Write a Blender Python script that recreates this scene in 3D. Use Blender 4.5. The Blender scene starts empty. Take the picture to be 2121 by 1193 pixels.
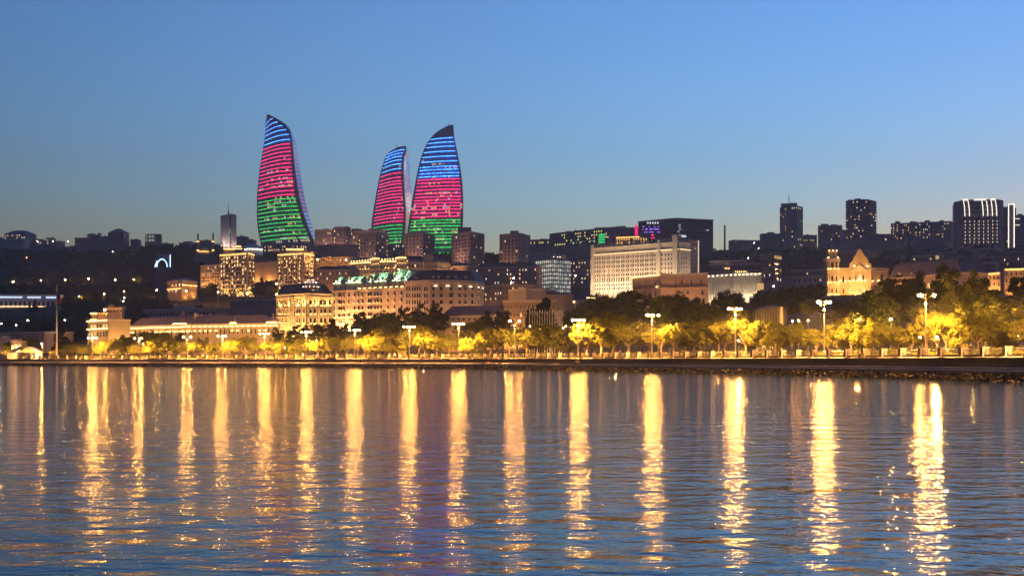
import bpy, math, random
import numpy as np
from mathutils import Vector, Matrix
R = math.radians
SC = bpy.context.scene
COL = SC.collection
# ------------------------------------------------------------------ camera, sky, sun, exposure
FPX, CX, HY, CH = 2945.0, 1060.5, 745.0, 2.6       # focal length in photo pixels, centre column, horizon row, eye height
cd = bpy.data.cameras.new('camera'); cam = bpy.data.objects.new('camera', cd); COL.objects.link(cam)
cam.location = (0, 0, CH); cam.rotation_euler = (math.pi/2, 0, 0)
cd.lens = 50; cd.sensor_width = 36; cd.shift_y = (HY-596.5)/2121.0; cd.clip_start = 0.5; cd.clip_end = 20000
SC.camera = cam
SUN_EL, SUN_ROT = R(-1.6), R(30)
wd = bpy.data.worlds.new('World'); SC.world = wd; wd.use_nodes = True
nt = wd.node_tree
sky = nt.nodes.new('ShaderNodeTexSky'); sky.sky_type = 'NISHITA'; sky.sun_disc = False
sky.sun_elevation = SUN_EL; sky.sun_rotation = SUN_ROT
sky.air_density = 1.0; sky.dust_density = 1.0; sky.ozone_density = 2.6
gm = nt.nodes.new('ShaderNodeGamma'); gm.inputs[1].default_value = 1.6
hs = nt.nodes.new('ShaderNodeHueSaturation'); hs.inputs['Saturation'].default_value = 0.96; hs.inputs['Hue'].default_value = .485
nt.links.new(sky.outputs[0], gm.inputs[0]); nt.links.new(gm.outputs[0], hs.inputs['Color'])
nt.links.new(hs.outputs[0], nt.nodes['Background'].inputs[0])
nt.nodes['Background'].inputs[1].default_value = 0.355
sl = bpy.data.lights.new('sun', 'SUN'); sl.energy = 0.01; sl.angle = R(15); sl.color = (1, .8, .65)
so = bpy.data.objects.new('sun', sl); COL.objects.link(so)
so.rotation_euler = (R(88), 0, -SUN_ROT + math.pi)
vs = SC.view_settings
vs.view_transform = 'Standard'; vs.look = 'None'; vs.exposure = 3.25; vs.gamma = 1; vs.use_curve_mapping = False
SC.cycles.use_denoising = True
SC.cycles.sample_clamp_indirect = 1.0
SC.cycles.max_bounces = 6; SC.cycles.transparent_max_bounces = 8
SC.cycles.caustics_reflective = False; SC.cycles.caustics_refractive = False
RND = random.Random(7)
HAZE = .00015

# ------------------------------------------------------------------ helpers
def zy(y, Z): return CH + (HY-y)*Z/FPX
def px2(px, Z): return ((px-CX)/FPX*Z, Z)
def lerp(a, b, t): return a+(b-a)*t

class MB:
    def __init__(s): s.v = []; s.f = []; s.m = []
    def face(s, pts, m=0):
        b = len(s.v); s.v += [tuple(p) for p in pts]; s.f.append(tuple(range(b, b+len(pts)))); s.m.append(m)
    def box(s, x0, x1, y0, y1, z0, z1, m=0):
        b = len(s.v)
        s.v += [(x0,y0,z0),(x1,y0,z0),(x1,y1,z0),(x0,y1,z0),(x0,y0,z1),(x1,y0,z1),(x1,y1,z1),(x0,y1,z1)]
        for q in ((0,3,2,1),(4,5,6,7),(0,1,5,4),(1,2,6,5),(2,3,7,6),(3,0,4,7)):
            s.f.append(tuple(b+i for i in q)); s.m.append(m)
    def loft(s, rings, m=0, cap=True):
        b = len(s.v); n = len(rings[0])
        for r in rings: s.v += [tuple(p) for p in r]
        for k in range(len(rings)-1):
            for i in range(n):
                j = (i+1) % n
                s.f.append((b+k*n+i, b+k*n+j, b+(k+1)*n+j, b+(k+1)*n+i)); s.m.append(m)
        if cap:
            s.f.append(tuple(b+i for i in reversed(range(n)))); s.m.append(m)
            s.f.append(tuple(b+(len(rings)-1)*n+i for i in range(n))); s.m.append(m)
    def prism(s, poly, z0, z1, m=0):
        a = sum(poly[i][0]*poly[(i+1) % len(poly)][1]-poly[(i+1) % len(poly)][0]*poly[i][1] for i in range(len(poly)))
        if a < 0: poly = list(reversed(poly))
        s.loft([[(x, y, z0) for x, y in poly], [(x, y, z1) for x, y in poly]], m)
    def tube(s, p0, p1, r0, r1, n=8, m=0):
        p0 = Vector(p0); p1 = Vector(p1); d = (p1-p0).normalized()
        a = d.orthogonal().normalized(); c = d.cross(a)
        s.loft([[p+(a*math.cos(t)+c*math.sin(t))*r for t in [2*math.pi*i/n for i in range(n)]] for p, r in ((p0, r0), (p1, r1))], m)
    def lathe(s, prof, n=12, c=(0, 0, 0), m=0):
        s.loft([[(c[0]+r*math.cos(2*math.pi*i/n), c[1]+r*math.sin(2*math.pi*i/n), c[2]+z) for i in range(n)] for r, z in prof], m)
    def mesh(s, name, mats):
        me = bpy.data.meshes.new(name); me.from_pydata(s.v, [], s.f)
        for mt in (mats if isinstance(mats, (list, tuple)) else [mats]): me.materials.append(mt)
        me.polygons.foreach_set('material_index', s.m); me.update()
        return me
    def build(s, name, mats, parent=None, loc=(0, 0, 0), rz=0.0):
        return put(name, s.mesh(name, mats), parent, loc, rz)

def put(name, me, parent=None, loc=(0, 0, 0), rz=0.0, scale=None):
    o = bpy.data.objects.new(name, me); COL.objects.link(o)
    o.location = loc
    if rz: o.rotation_euler = (0, 0, rz)
    if scale: o.scale = scale
    if parent: o.parent = parent
    return o
def tag(o, label=None, cat=None, group=None, kind=None):
    if label: o['label'] = label
    if cat: o['category'] = cat
    if group: o['group'] = group
    if kind: o['kind'] = kind
    return o
def thing(name, label, cat, loc, group=None):
    o = bpy.data.objects.new(name, None); COL.objects.link(o); o.location = loc; o.empty_display_size = .5
    return tag(o, label, cat, group)

# ------------------------------------------------------------------ materials
MATS = {}
def nodes(name):
    m = bpy.data.materials.new(name); m.use_nodes = True; t = m.node_tree
    return m, t, t.nodes['Principled BSDF']
def mat(name, col, rough=.8, var=.25, scale=.15, metal=0.0, spec=.3, bump=0.0, fine=2.5):
    if name in MATS: return MATS[name]
    m, t, b = nodes(name)
    b.inputs['Roughness'].default_value = rough; b.inputs['Metallic'].default_value = metal
    b.inputs['Specular IOR Level'].default_value = spec
    tc = t.nodes.new('ShaderNodeTexCoord')
    mp = t.nodes.new('ShaderNodeMapping'); mp.inputs['Scale'].default_value = (1, 1, .45)
    n1 = t.nodes.new('ShaderNodeTexNoise'); n1.inputs['Scale'].default_value = scale; n1.inputs['Detail'].default_value = 8
    n1.inputs['Roughness'].default_value = .65
    n2 = t.nodes.new('ShaderNodeTexNoise'); n2.inputs['Scale'].default_value = fine; n2.inputs['Detail'].default_value = 4
    t.links.new(tc.outputs['Object'], mp.inputs[0]); t.links.new(mp.outputs[0], n1.inputs['Vector']); t.links.new(tc.outputs['Object'], n2.inputs['Vector'])
    mx = t.nodes.new('ShaderNodeMath'); mx.operation = 'ADD'; t.links.new(n1.outputs[0], mx.inputs[0]); t.links.new(n2.outputs[0], mx.inputs[1])
    cr = t.nodes.new('ShaderNodeValToRGB'); t.links.new(mx.outputs[0], cr.inputs[0])
    cr.color_ramp.elements[0].position = .65; cr.color_ramp.elements[1].position = 1.35
    cr.color_ramp.elements[0].position = .3; cr.color_ramp.elements[1].position = .7
    dv = t.nodes.new('ShaderNodeMath'); dv.operation = 'MULTIPLY'; dv.inputs[1].default_value = .5
    t.links.new(mx.outputs[0], dv.inputs[0]); t.links.new(dv.outputs[0], cr.inputs[0])
    cr.color_ramp.elements[0].color = (*[c*(1-var) for c in col], 1); cr.color_ramp.elements[1].color = (*[min(1, c*(1+var)) for c in col], 1)
    t.links.new(cr.outputs[0], b.inputs['Base Color'])
    if bump:
        bp = t.nodes.new('ShaderNodeBump'); bp.inputs['Strength'].default_value = bump; bp.inputs['Distance'].default_value = .3
        t.links.new(n2.outputs[0], bp.inputs['Height']); t.links.new(bp.outputs[0], b.inputs['Normal'])
    MATS[name] = m
    return m
def emi(name, col, s):
    if name in MATS: return MATS[name]
    m, t, b = nodes(name)
    b.inputs['Base Color'].default_value = (*[c*.5 for c in col], 1); b.inputs['Roughness'].default_value = .5
    b.inputs['Emission Color'].default_value = (*col, 1); b.inputs['Emission Strength'].default_value = s
    MATS[name] = m
    return m
def glass(name, col, rough=.15):
    if name in MATS: return MATS[name]
    m, t, b = nodes(name)
    b.inputs['Base Color'].default_value = (*col, 1); b.inputs['Roughness'].default_value = rough; b.inputs['Specular IOR Level'].default_value = .6
    MATS[name] = m
    return m
def roomlight(name, col, s):     # a lit window: curtain and furniture shapes seen as uneven brightness
    if name in MATS: return MATS[name]
    m, t, b = nodes(name)
    tc = t.nodes.new('ShaderNodeTexCoord'); oi = t.nodes.new('ShaderNodeObjectInfo')
    ad = t.nodes.new('ShaderNodeVectorMath'); ad.operation = 'ADD'
    t.links.new(tc.outputs['Object'], ad.inputs[0]); t.links.new(oi.outputs['Location'], ad.inputs[1])
    nz = t.nodes.new('ShaderNodeTexNoise'); nz.inputs['Scale'].default_value = 1.7; nz.inputs['Detail'].default_value = 2
    t.links.new(ad.outputs[0], nz.inputs['Vector'])
    mr = t.nodes.new('ShaderNodeMapRange'); mr.inputs[1].default_value = .3; mr.inputs[2].default_value = .7; mr.inputs[3].default_value = .25*s; mr.inputs[4].default_value = 1.5*s
    t.links.new(nz.outputs[0], mr.inputs[0])
    b.inputs['Base Color'].default_value = (.1, .08, .06, 1); b.inputs['Roughness'].default_value = .3
    b.inputs['Emission Color'].default_value = (*col, 1); t.links.new(mr.outputs[0], b.inputs['Emission Strength'])
    MATS[name] = m
    return m

SAND = mat('sandstone', (.44, .34, .23)); LIME = mat('limestone', (.52, .46, .38)); BEIGE = mat('beige_stone', (.42, .31, .22))
CONC = mat('concrete', (.28, .24, .245)); PLAS = mat('mauve_plaster', (.31, .25, .255)); PALE = mat('pale_render', (.42, .40, .42))
DARKC = mat('dark_concrete', (.29, .24, .26)); WHITE = mat('white_render', (.70, .69, .68), var=.12)
SLATE = mat('slate_roof', (.085, .085, .115), .6); GREENLIT = mat('green_lit_roof', (.24, .36, .29), .6); MAUVE = mat('mauve_sheet_roof', (.21, .165, .21), .55)  # green mansard colour: the green light on the roofs is put into it
TRIM = mat('pale_stone_trim', (.55, .47, .36), var=.15); DTRIM = mat('grey_trim', (.22, .2, .2), var=.15)
GLASS = glass('dark_window_glass', (.015, .016, .022)); STEEL = mat('painted_steel', (.18, .17, .17), .5, var=.1, metal=.3)
BLKM = mat('black_metal', (.02, .02, .022), .5, var=.1); BARK = mat('bark', (.11, .08, .055), .95, var=.4, scale=1.5)
W1 = roomlight('warm_room_light', (1, .62, .25), .20); W2 = roomlight('amber_room_light', (1, .46, .16), .16); W3 = roomlight('white_room_light', (1, .86, .66), .18)
LITS = [W1, W1, W2, W3]
GOLD = (1, .53, .14); AMBER = (1, .43, .10); WARMW = (1, .80, .52); COOLW = (.85, .92, 1)
SODIUM = emi('sodium_lamp', (1, .40, .08), 125); SODIUM_S = emi('sodium_street_lamp', (1, .40, .06), 110)
PARKL = emi('park_lamp_globe', (1, .42, .08), 18); PARKD = emi('park_lamp_globe_bright', (1, .50, .11), 560); WHITEL = emi('white_street_lamp', (1, .86, .7), 12)
STRIPG = emi('gold_strip', (1, .55, .16), 1.3); STRIPA = emi('amber_strip', AMBER, .9); STRIPW = emi('white_strip', WARMW, 1.2); DOTG = emi('gold_wall_lamp', (1, .58, .18), 2.6)
DOTW = emi('white_wall_lamp', (1, .82, .6), .9); LINEW = emi('white_line_light', (1, .9, .72), .22)

# ------------------------------------------------------------------ shoreline and terrain
YW = [(-900, 754.6), (-300, 756.2), (0, 757.5), (300, 758.9), (600, 760.8), (900, 763.4), (1200, 767.6), (1500, 774), (1820, 782.5), (2121, 792.5), (2400, 806), (2700, 832)]
_p = np.arange(-900, 2701, 10.0)
_k = np.array([a for a, b in YW]); _y = np.array([b for a, b in YW])
def smooth(a, n):
    for _ in range(n):
        a = np.concatenate([[a[0]], (a[:-2]+2*a[1:-1]+a[2:])/4, [a[-1]]])
    return a
_inv = smooth(np.interp(_p, _k, _y)-HY, 150)
_Z = CH*FPX/_inv
SHX, SHY = (_p-CX)/FPX*_Z, _Z
_dx, _dy = np.gradient(SHX), np.gradient(SHY); _l = np.hypot(_dx, _dy)
NX, NY = -_dy/_l, _dx/_l           # inland normal of the shoreline (away from the water)
if NY[len(NY)//2] < 0: NX, NY = -NX, -NY
def off(d): return SHX+NX*d, SHY+NY*d
def at(px, d):
    x, y = off(d); q = CX+x/y*FPX
    return float(np.interp(px, q, x)), float(np.interp(px, q, y))
def zw(px): return float(np.interp(px, _p, _Z))
COLS = {
 -900: [(1000, 9), (1200, 42), (1300, 68), (1500, 100), (1800, 146), (2000, 150), (2600, 148), (6000, 120)],
 0: [(680, 4.5), (760, 9), (900, 22), (1100, 42), (1300, 68), (1500, 100), (1800, 147), (2000, 150), (2600, 148), (6000, 120)],
 200: [(640, 4), (760, 9), (900, 22), (1100, 44), (1300, 70), (1500, 102), (1800, 147), (2000, 150), (2600, 148), (6000, 120)],
 450: [(620, 4), (700, 6), (800, 12), (950, 27), (1160, 54), (1400, 95), (1700, 133), (1950, 147), (2600, 146), (6000, 120)],
 650: [(560, 3.5), (700, 6), (740, 8), (825, 12), (950, 28), (1160, 56), (1300, 88), (1600, 122), (1950, 148), (2600, 146), (6000, 120)],
 900: [(520, 3.3), (650, 5), (825, 12), (950, 28), (1110, 57), (1230, 82), (1500, 112), (1950, 145), (2600, 143), (6000, 120)],
 1200: [(420, 3.3), (560, 5), (700, 10), (900, 25), (1190, 53), (1260, 59), (1500, 100), (1800, 138), (2000, 142), (2600, 140), (6000, 120)],
 1420: [(360, 3.3), (500, 6), (620, 12), (800, 28), (1150, 53), (1500, 100), (1750, 137), (2000, 140), (2600, 138), (6000, 120)],
 1750: [(280, 3.3), (350, 6), (450, 14), (600, 26), (680, 33.5), (740, 35), (950, 46), (1250, 78), (1500, 110), (1750, 140), (2000, 144), (2600, 142), (6000, 120)],
 2121: [(240, 3.3), (300, 5.5), (420, 14), (600, 26), (700, 33), (950, 46), (1250, 78), (1500, 110), (1700, 136), (2000, 142), (2600, 140), (6000, 120)],
 2900: [(240, 3.3), (300, 5.5), (420, 14), (600, 26), (700, 33), (950, 46), (1250, 78), (1500, 110), (1700, 136), (2000, 142), (2600, 140), (6000, 120)],
}
CK = sorted(COLS)
def _colh(c, Z, z0):
    L = [(z0, 2.9), (z0+25, 2.96)]+[p for p in COLS[c] if p[0] > z0+40]
    return float(np.interp(Z, [a for a, b in L], [b for a, b in L]))
def ground_z(X, Y):
    px = CX+X/Y*FPX
    z0 = zw(min(max(px, -900), 2700))+8
    if px <= CK[0]: return _colh(CK[0], Y, z0)
    if px >= CK[-1]: return _colh(CK[-1], Y, z0)
    for a, b in zip(CK, CK[1:]):
        if a <= px <= b:
            t = (px-a)/(b-a); t = t*t*(3-2*t)
            h = lerp(_colh(a, Y, z0), _colh(b, Y, z0), t)
            w = min(1, max(0, (Y-z0-60)/200))
            return h+w*(math.sin(X*.021+Y*.013)*.9+math.sin(X*.05-Y*.037)*.5)
def gpx(px, Z):
    x, y = px2(px, Z); return ground_z(x, y)

def build_terrain():
    pxs = np.arange(-900, 2701, 25.0); n = len(pxs)
    ts = np.concatenate([np.linspace(0, .12, 14), np.linspace(.13, 1, 80)])
    v = []; f = []
    for px in pxs:
        z0 = zw(px)+6
        for t in ts:
            Z = z0+(2700-z0)*t
            x, y = px2(px, Z); v.append((x, y, ground_z(x, y)))
        x, y = px2(px, 2705); v.append((x, y, -2.5))
    m = len(ts)+1
    for i in range(n-1):
        for j in range(m-1):
            f.append((i*m+j, (i+1)*m+j, (i+1)*m+j+1, i*m+j+1))
    me = bpy.data.meshes.new('hill'); me.from_pydata(v, [], f)
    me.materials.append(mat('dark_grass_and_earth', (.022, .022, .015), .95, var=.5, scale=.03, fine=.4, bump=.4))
    me.polygons.foreach_set('use_smooth', [True]*len(f)); me.update()
    tag(put('hill', me), 'dark wooded hillside rising behind the waterfront', kind='structure')
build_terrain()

def sweep(name, prof, m, a=-900, b=2700, step=1):
    """profile of (inland offset, z) swept along the shoreline"""
    idx = [i for i in range(len(_p)) if a <= _p[i] <= b][::step]
    v = []; f = []; k = len(prof)
    offs = [off(d) for d, z in prof]
    for i in idx:
        for (ox, oy), (d, z) in zip(offs, prof): v.append((ox[i], oy[i], z))
    for q in range(len(idx)-1):
        for j in range(k-1):
            f.append((q*k+j, (q+1)*k+j, (q+1)*k+j+1, q*k+j+1))
    me = bpy.data.meshes.new(name); me.from_pydata(v, [], f); me.materials.append(m); me.update()
    return put(name, me)
QUAY = mat('quay_stone', (.20, .175, .17), .75, var=.3, scale=.4, fine=3, bump=.2)
tag(sweep('quay', [(1.5, -1.2), (1.5, 1.60), (4.3, 1.60), (4.3, 2.0), (4.4, 2.05), (4.8, 2.05), (4.8, 2.45), (4.9, 2.5), (5.3, 2.5), (5.3, 2.84), (5.9, 3.0), (7.2, 3.0), (7.2, 2.5)], QUAY), 'stepped stone quay along the water', kind='structure')
tag(sweep('quay_ledge', [(1.3, 1.22), (1.35, 1.32), (1.95, 1.66), (4.25, 1.67)], mat('lit_ledge_stone', (.48, .40, .35), .8, var=.3, scale=.7, fine=4)), 'pale ledge along the foot of the quay, lightened to read as lamp-lit', kind='structure')  # colour paled and front sloped to give a bright lamp-lit line
tag(sweep('promenade', [(7.2, 3.004), (15, 3.004), (15, 2.4)], mat('promenade_paving', (.26, .21, .17), .8, var=.2, scale=.6, fine=5)), 'paved waterfront promenade', kind='structure')
def build_rocks():
    r = np.random.default_rng(5); v = []; f = []
    x0, y0 = off(0.0)
    s = np.concatenate([[0], np.cumsum(np.hypot(np.diff(SHX), np.diff(SHY)))])
    N = 3600
    for q in range(N):
        t = r.uniform(s[0]+80, s[-1]); d = r.uniform(-1.0, 1.5); sz = r.uniform(.16, .34)
        i = int(np.searchsorted(s, t))-1; i = max(0, min(i, len(SHX)-2)); w = (t-s[i])/(s[i+1]-s[i])
        cx = lerp(SHX[i], SHX[i+1], w)+NX[i]*d; cy = lerp(SHY[i], SHY[i+1], w)+NY[i]*d
        cz = -.2+max(0, (d+1.0)/2.5)*1.1
        b = len(v)
        for p in ((1,1,1),(1,-1,1),(-1,1,1),(-1,-1,1),(1,1,-1),(1,-1,-1),(-1,1,-1),(-1,-1,-1)):
            v.append((cx+sz*(p[0]+r.normal()*.3), cy+sz*(p[1]+r.normal()*.3), cz+sz*.6*(p[2]+r.normal()*.3)))
        for q4 in ((0,1,3,2),(4,6,7,5),(0,4,5,1),(2,3,7,6),(0,2,6,4),(1,5,7,3)): f.append(tuple(b+k for k in q4))
    me = bpy.data.meshes.new('shore_rocks'); me.from_pydata(v, [], f); me.materials.append(mat('wet_rock', (.004, .0036, .0036), .9, var=.5, scale=1, spec=.05)); me.update()
    tag(put('shore_rocks', me), 'dark wet rocks heaped at the foot of the quay', 'rocks', kind='stuff')
build_rocks()

def build_water():
    m, t, b = nodes('bay_water')
    b.inputs['Base Color'].default_value = (.003, .014, .028, 1); b.inputs['IOR'].default_value = 1.33
    b.inputs['Roughness'].default_value = .065; b.inputs['Specular IOR Level'].default_value = .5
    tc = t.nodes.new('ShaderNodeTexCoord')
    last = None
    hsum = None
    for (sx, sy, sc, det, amp, dist) in ((.7, 1.0, 1.5, 3, .058, .4), (.6, 1.0, .42, 2, .075, .3), (.8, 1.0, 5.0, 2, .012, .0)):
        mp = t.nodes.new('ShaderNodeMapping'); mp.inputs['Scale'].default_value = (sx, sy, 1); mp.inputs['Rotation'].default_value = (0, 0, R(6*sc))
        nz = t.nodes.new('ShaderNodeTexNoise'); nz.inputs['Scale'].default_value = sc; nz.inputs['Detail'].default_value = det; nz.inputs['Distortion'].default_value = dist
        nz.inputs['Roughness'].default_value = .45
        t.links.new(tc.outputs['Object'], mp.inputs[0]); t.links.new(mp.outputs[0], nz.inputs['Vector'])
        ml = t.nodes.new('ShaderNodeMath'); ml.operation = 'MULTIPLY'; ml.inputs[1].default_value = amp
        t.links.new(nz.outputs[0], ml.inputs[0])
        if hsum is None: hsum = ml
        else:
            ad = t.nodes.new('ShaderNodeMath'); ad.operation = 'ADD'; t.links.new(hsum.outputs[0], ad.inputs[0]); t.links.new(ml.outputs[0], ad.inputs[1]); hsum = ad
    bp = t.nodes.new('ShaderNodeBump'); bp.inputs['Strength'].default_value = 1.0; bp.inputs['Distance'].default_value = 1.0
    t.links.new(hsum.outputs[0], bp.inputs['Height']); t.links.new(bp.outputs[0], b.inputs['Normal'])
    me = bpy.data.meshes.new('bay_water')
    me.from_pydata([(-1900, -300, 0), (1900, -300, 0), (1900, 2700, 0), (-1900, 2700, 0)], [], [(0, 1, 2, 3)]); me.materials.append(m)
    tag(put('bay_water', me), 'rippled dark blue water of the bay', kind='structure')
build_water()

# ------------------------------------------------------------------ buildings: common builder
WIN = {}
def window_mesh(kind, fm, gm_):
    key = (kind, fm.name, gm_.name)
    if key in WIN: return WIN[key]
    b = MB(); t = .12
    if kind == 'arch':
        n = 8
        out = [(-.5, -.5)]+[(.5, -.5)]+[(.5*math.cos(a), .22+.28*math.sin(a)) for a in [math.pi*i/n for i in range(n+1)]]
        inn = [(x*.76, z*.84) for x, z in out]
        k = len(out)
        for i in range(k):
            j = (i+1) % k
            b.face([(out[i][0], -.2, out[i][1]), (out[j][0], -.2, out[j][1]), (inn[j][0], -.2, inn[j][1]), (inn[i][0], -.2, inn[i][1])], 0)
            b.face([(inn[i][0], -.2, inn[i][1]), (inn[j][0], -.2, inn[j][1]), (inn[j][0], -.03, inn[j][1]), (inn[i][0], -.03, inn[i][1])], 0)
            b.face([(out[j][0], -.2, out[j][1]), (out[i][0], -.2, out[i][1]), (out[i][0], .02, out[i][1]), (out[j][0], .02, out[j][1])], 0)
        b.face([(x, -.03, z) for x, z in inn], 1)
    else:
        b.box(-.5, -.5+t, -.16, .02, -.5, .5); b.box(.5-t, .5, -.16, .02, -.5, .5)
        b.box(-.5+t, .5-t, -.16, .02, .5-t*.8, .5); b.box(-.56, .56, -.3, .02, -.58, -.5)
        b.face([(-.5+t, -.03, -.5), (.5-t, -.03, -.5), (.5-t, -.03, .5-t*.8), (-.5+t, -.03, .5-t*.8)], 1)
    WIN[key] = b.mesh('window', [fm, gm_])
    return WIN[key]

class Bld: pass
def bld(name, label, cat, pts, ytop, wall, floors=0, cols=(), fpx=None, tm=.6, ww=.5, wh=.55, lit=.06, win='plain', frame=None, roof=None, rh=3, rmat=None,
        rin=.7, cornice=True, cor=None, group=None, depth=16, zt=None, boxes=(), mode=None, litm=None, sink=1.0, rlist=None):
    b = Bld(); b.rnd = random.Random(hash(label) & 0) ; b.rnd = random.Random(sum(ord(c)*(i+3) for i, c in enumerate(label)))
    W = [px2(p, Z) for p, Z in pts]
    b.W = W; b.Z0 = pts[0][1]
    b.zt = zt if zt is not None else zy(ytop, b.Z0)
    if len(W) == 2:
        dx, dy = W[1][0]-W[0][0], W[1][1]-W[0][1]; L = math.hypot(dx, dy); nx, ny = -dy/L, dx/L
        poly = W+[(W[1][0]+nx*depth, W[1][1]+ny*depth), (W[0][0]+nx*depth, W[0][1]+ny*depth)]
    elif len(W) == 3 and mode is None:
        poly = W+[(W[0][0]+W[2][0]-W[1][0], W[0][1]+W[2][1]-W[1][1])]
    else:
        mx = sum(p[0] for p in W)/len(W); my = sum(p[1] for p in W)/len(W); L = math.hypot(mx, my)
        poly = W+[(W[-1][0]+mx/L*depth, W[-1][1]+my/L*depth), (W[0][0]+mx/L*depth, W[0][1]+my/L*depth)]
    b.poly = poly
    b.zb = min(ground_z(*p) for p in poly)-sink
    b.o = (W[0][0], W[0][1], b.zb)
    b.e = thing(name, label, cat, b.o, group)
    b.cxy = (sum(p[0] for p in poly)/len(poly)-b.o[0], sum(p[1] for p in poly)/len(poly)-b.o[1])
    loc = [(x-b.o[0], y-b.o[1]) for x, y in poly]; b.loc = loc
    m = MB(); m.prism(loc, 0, b.zt-b.zb); m.build('wall', wall, b.e)
    b.seg = []
    for i in range(len(W)-1):
        (x0, y0), (x1, y1) = W[i], W[i+1]
        L = math.hypot(x1-x0, y1-y0); b.seg.append((x0, y0, (x1-x0)/L, (y1-y0)/L, L, math.atan2(y1-y0, x1-x0)))
    H = b.zt-b.zb
    if cornice:
        m = MB(); g = .35
        def scaled(k, poly=loc): return [(b.cxy[0]+(x-b.cxy[0])*k, b.cxy[1]+(y-b.cxy[1])*k) for x, y in poly]
        ext = max(math.hypot(x-b.cxy[0], y-b.cxy[1]) for x, y in loc)
        m.prism(scaled(1+.5/ext), H-.75, H+.15); m.build('cornice', cor or TRIM, b.e)
    if roof:
        k = rin
        r0 = [(x, y, H+.12) for x, y in loc]; r1 = [(b.cxy[0]+(x-b.cxy[0])*k, b.cxy[1]+(y-b.cxy[1])*k, H+rh) for x, y in loc]
        a = sum(loc[i][0]*loc[(i+1) % len(loc)][1]-loc[(i+1) % len(loc)][0]*loc[i][1] for i in range(len(loc)))
        if a < 0: r0.reverse(); r1.reverse()
        m = MB(); m.loft([r0, r1]); b.roof = m.build('roof', rmat or SLATE, b.e)
    fm = frame or TRIM
    b.fm = fm
    if floors:
        fh = (fpx or 8)*b.Z0/FPX; b.fh = fh
        for i, nc in enumerate(cols):
            if not nc: continue
            x0, y0, dx, dy, L, rz = b.seg[i]
            cw = L/nc
            for r in range(floors):
                zc = b.zt-tm*fh-(r+.5)*fh
                if zc-fh*.4 < b.zb: continue
                for c in range(nc):
                    u = (c+.5)*cw
                    islit = ((i, r, c) in rlist) if rlist is not None else b.rnd.random() < (lit if lit > .3 else lit*1.5+.012)
                    gmx = b.rnd.choice(litm or LITS) if islit else GLASS
                    place(b, i, u, zc, min(cw*ww, fh*1.1), fh*wh, window_mesh(win, fm, gmx))
    if not roof and cat not in ('wall', 'podium', 'turret', 'kiosk', 'cabin', 'colonnade', 'pavilion') and wall in (DARKC, CONC, PLAS, PALE):
        xs_ = [p[0] for p in loc]; ys_ = [p[1] for p in loc]; span = max(xs_)-min(xs_)
        for k in range(max(2, int(span/9))):
            wt = [b.rnd.random()+.25 for _ in loc]; sw = sum(wt); x = sum(p[0]*q for p, q in zip(loc, wt))/sw; y = sum(p[1]*q for p, q in zip(loc, wt))/sw; w_ = b.rnd.uniform(.6, 1.8); h_ = b.rnd.uniform(.7, 1.9)
            m = MB(); m.box(x-w_, x+w_, y-w_, y+w_, H-.1, H+h_); m.build('roof_plant', wall, b.e)
            if b.rnd.random() < .55:
                ha = b.rnd.uniform(2, 4.5); m = MB(); m.tube((x, y, H-.1), (x, y, H+ha), .09, .06, 4); m.tube((x-.7, y, H+ha*.8), (x+.7, y, H+ha*.8), .05, .05, 4); m.build('aerial', STEEL, b.e)
    for (a, c, yt) in boxes:
        x0, y0 = px2(a, b.Z0+4); x1, y1 = px2(c, b.Z0+4)
        m = MB(); m.prism([(x0-b.o[0], y0-b.o[1]), (x1-b.o[0], y1-b.o[1]), (x1-b.o[0], y1-b.o[1]+6), (x0-b.o[0], y0-b.o[1]+6)], H-.2, zy(yt, b.Z0+4)-b.zb)
        m.build('rooftop_block', wall, b.e)
    return b
def place(b, i, u, z, w, h, me, name='window', v=0):
    x0, y0, dx, dy, L, rz = b.seg[i]
    return put(name, me, b.e, (x0+dx*u+dy*v-b.o[0], y0+dy*u-dx*v-b.o[1], z-b.zb), rz, (w, 1, h))
def fac(b, i, px, y):
    x0, y0, dx, dy, L, rz = b.seg[i]
    k = (px-CX)/FPX; u = (k*y0-x0)/(dx-k*dy)
    return u, zy(y, y0+dy*u)
def segobj(b, i, mb, name, mats, u=0.0, z=None):
    x0, y0, dx, dy, L, rz = b.seg[i]
    return mb.build(name, mats, b.e, (x0+dx*u-b.o[0], y0+dy*u-b.o[1], (b.zb if z is None else z)-b.zb), rz)
def strip(b, i, z, u0=None, u1=None, v=.5, m=None, h=.22, d=.22, name='light_strip'):
    L = b.seg[i][4]; u0 = .3 if u0 is None else u0; u1 = L-.3 if u1 is None else u1
    q = MB(); q.box(u0, u1, -v-d, -v, 0, h)
    return segobj(b, i, q, name, m or STRIPG, 0, z)
DOT = {}
def dots(b, i, us, z, m=None, v=.25, s=.3, name='wall_lamp'):
    m = m or DOTG
    key = (m.name, s)
    if key not in DOT:
        q = MB(); q.lathe([(s*.4, -s*.5), (s, 0), (s*.4, s*.5)], 5); DOT[key] = q.mesh('wall_lamp', m)
    x0, y0, dx, dy, L, rz = b.seg[i]
    for u in us:
        put(name, DOT[key], b.e, (x0+dx*u+dy*(v+s)-b.o[0], y0+dy*u-dx*(v+s)-b.o[1], z-b.zb))
FIX = None
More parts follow.
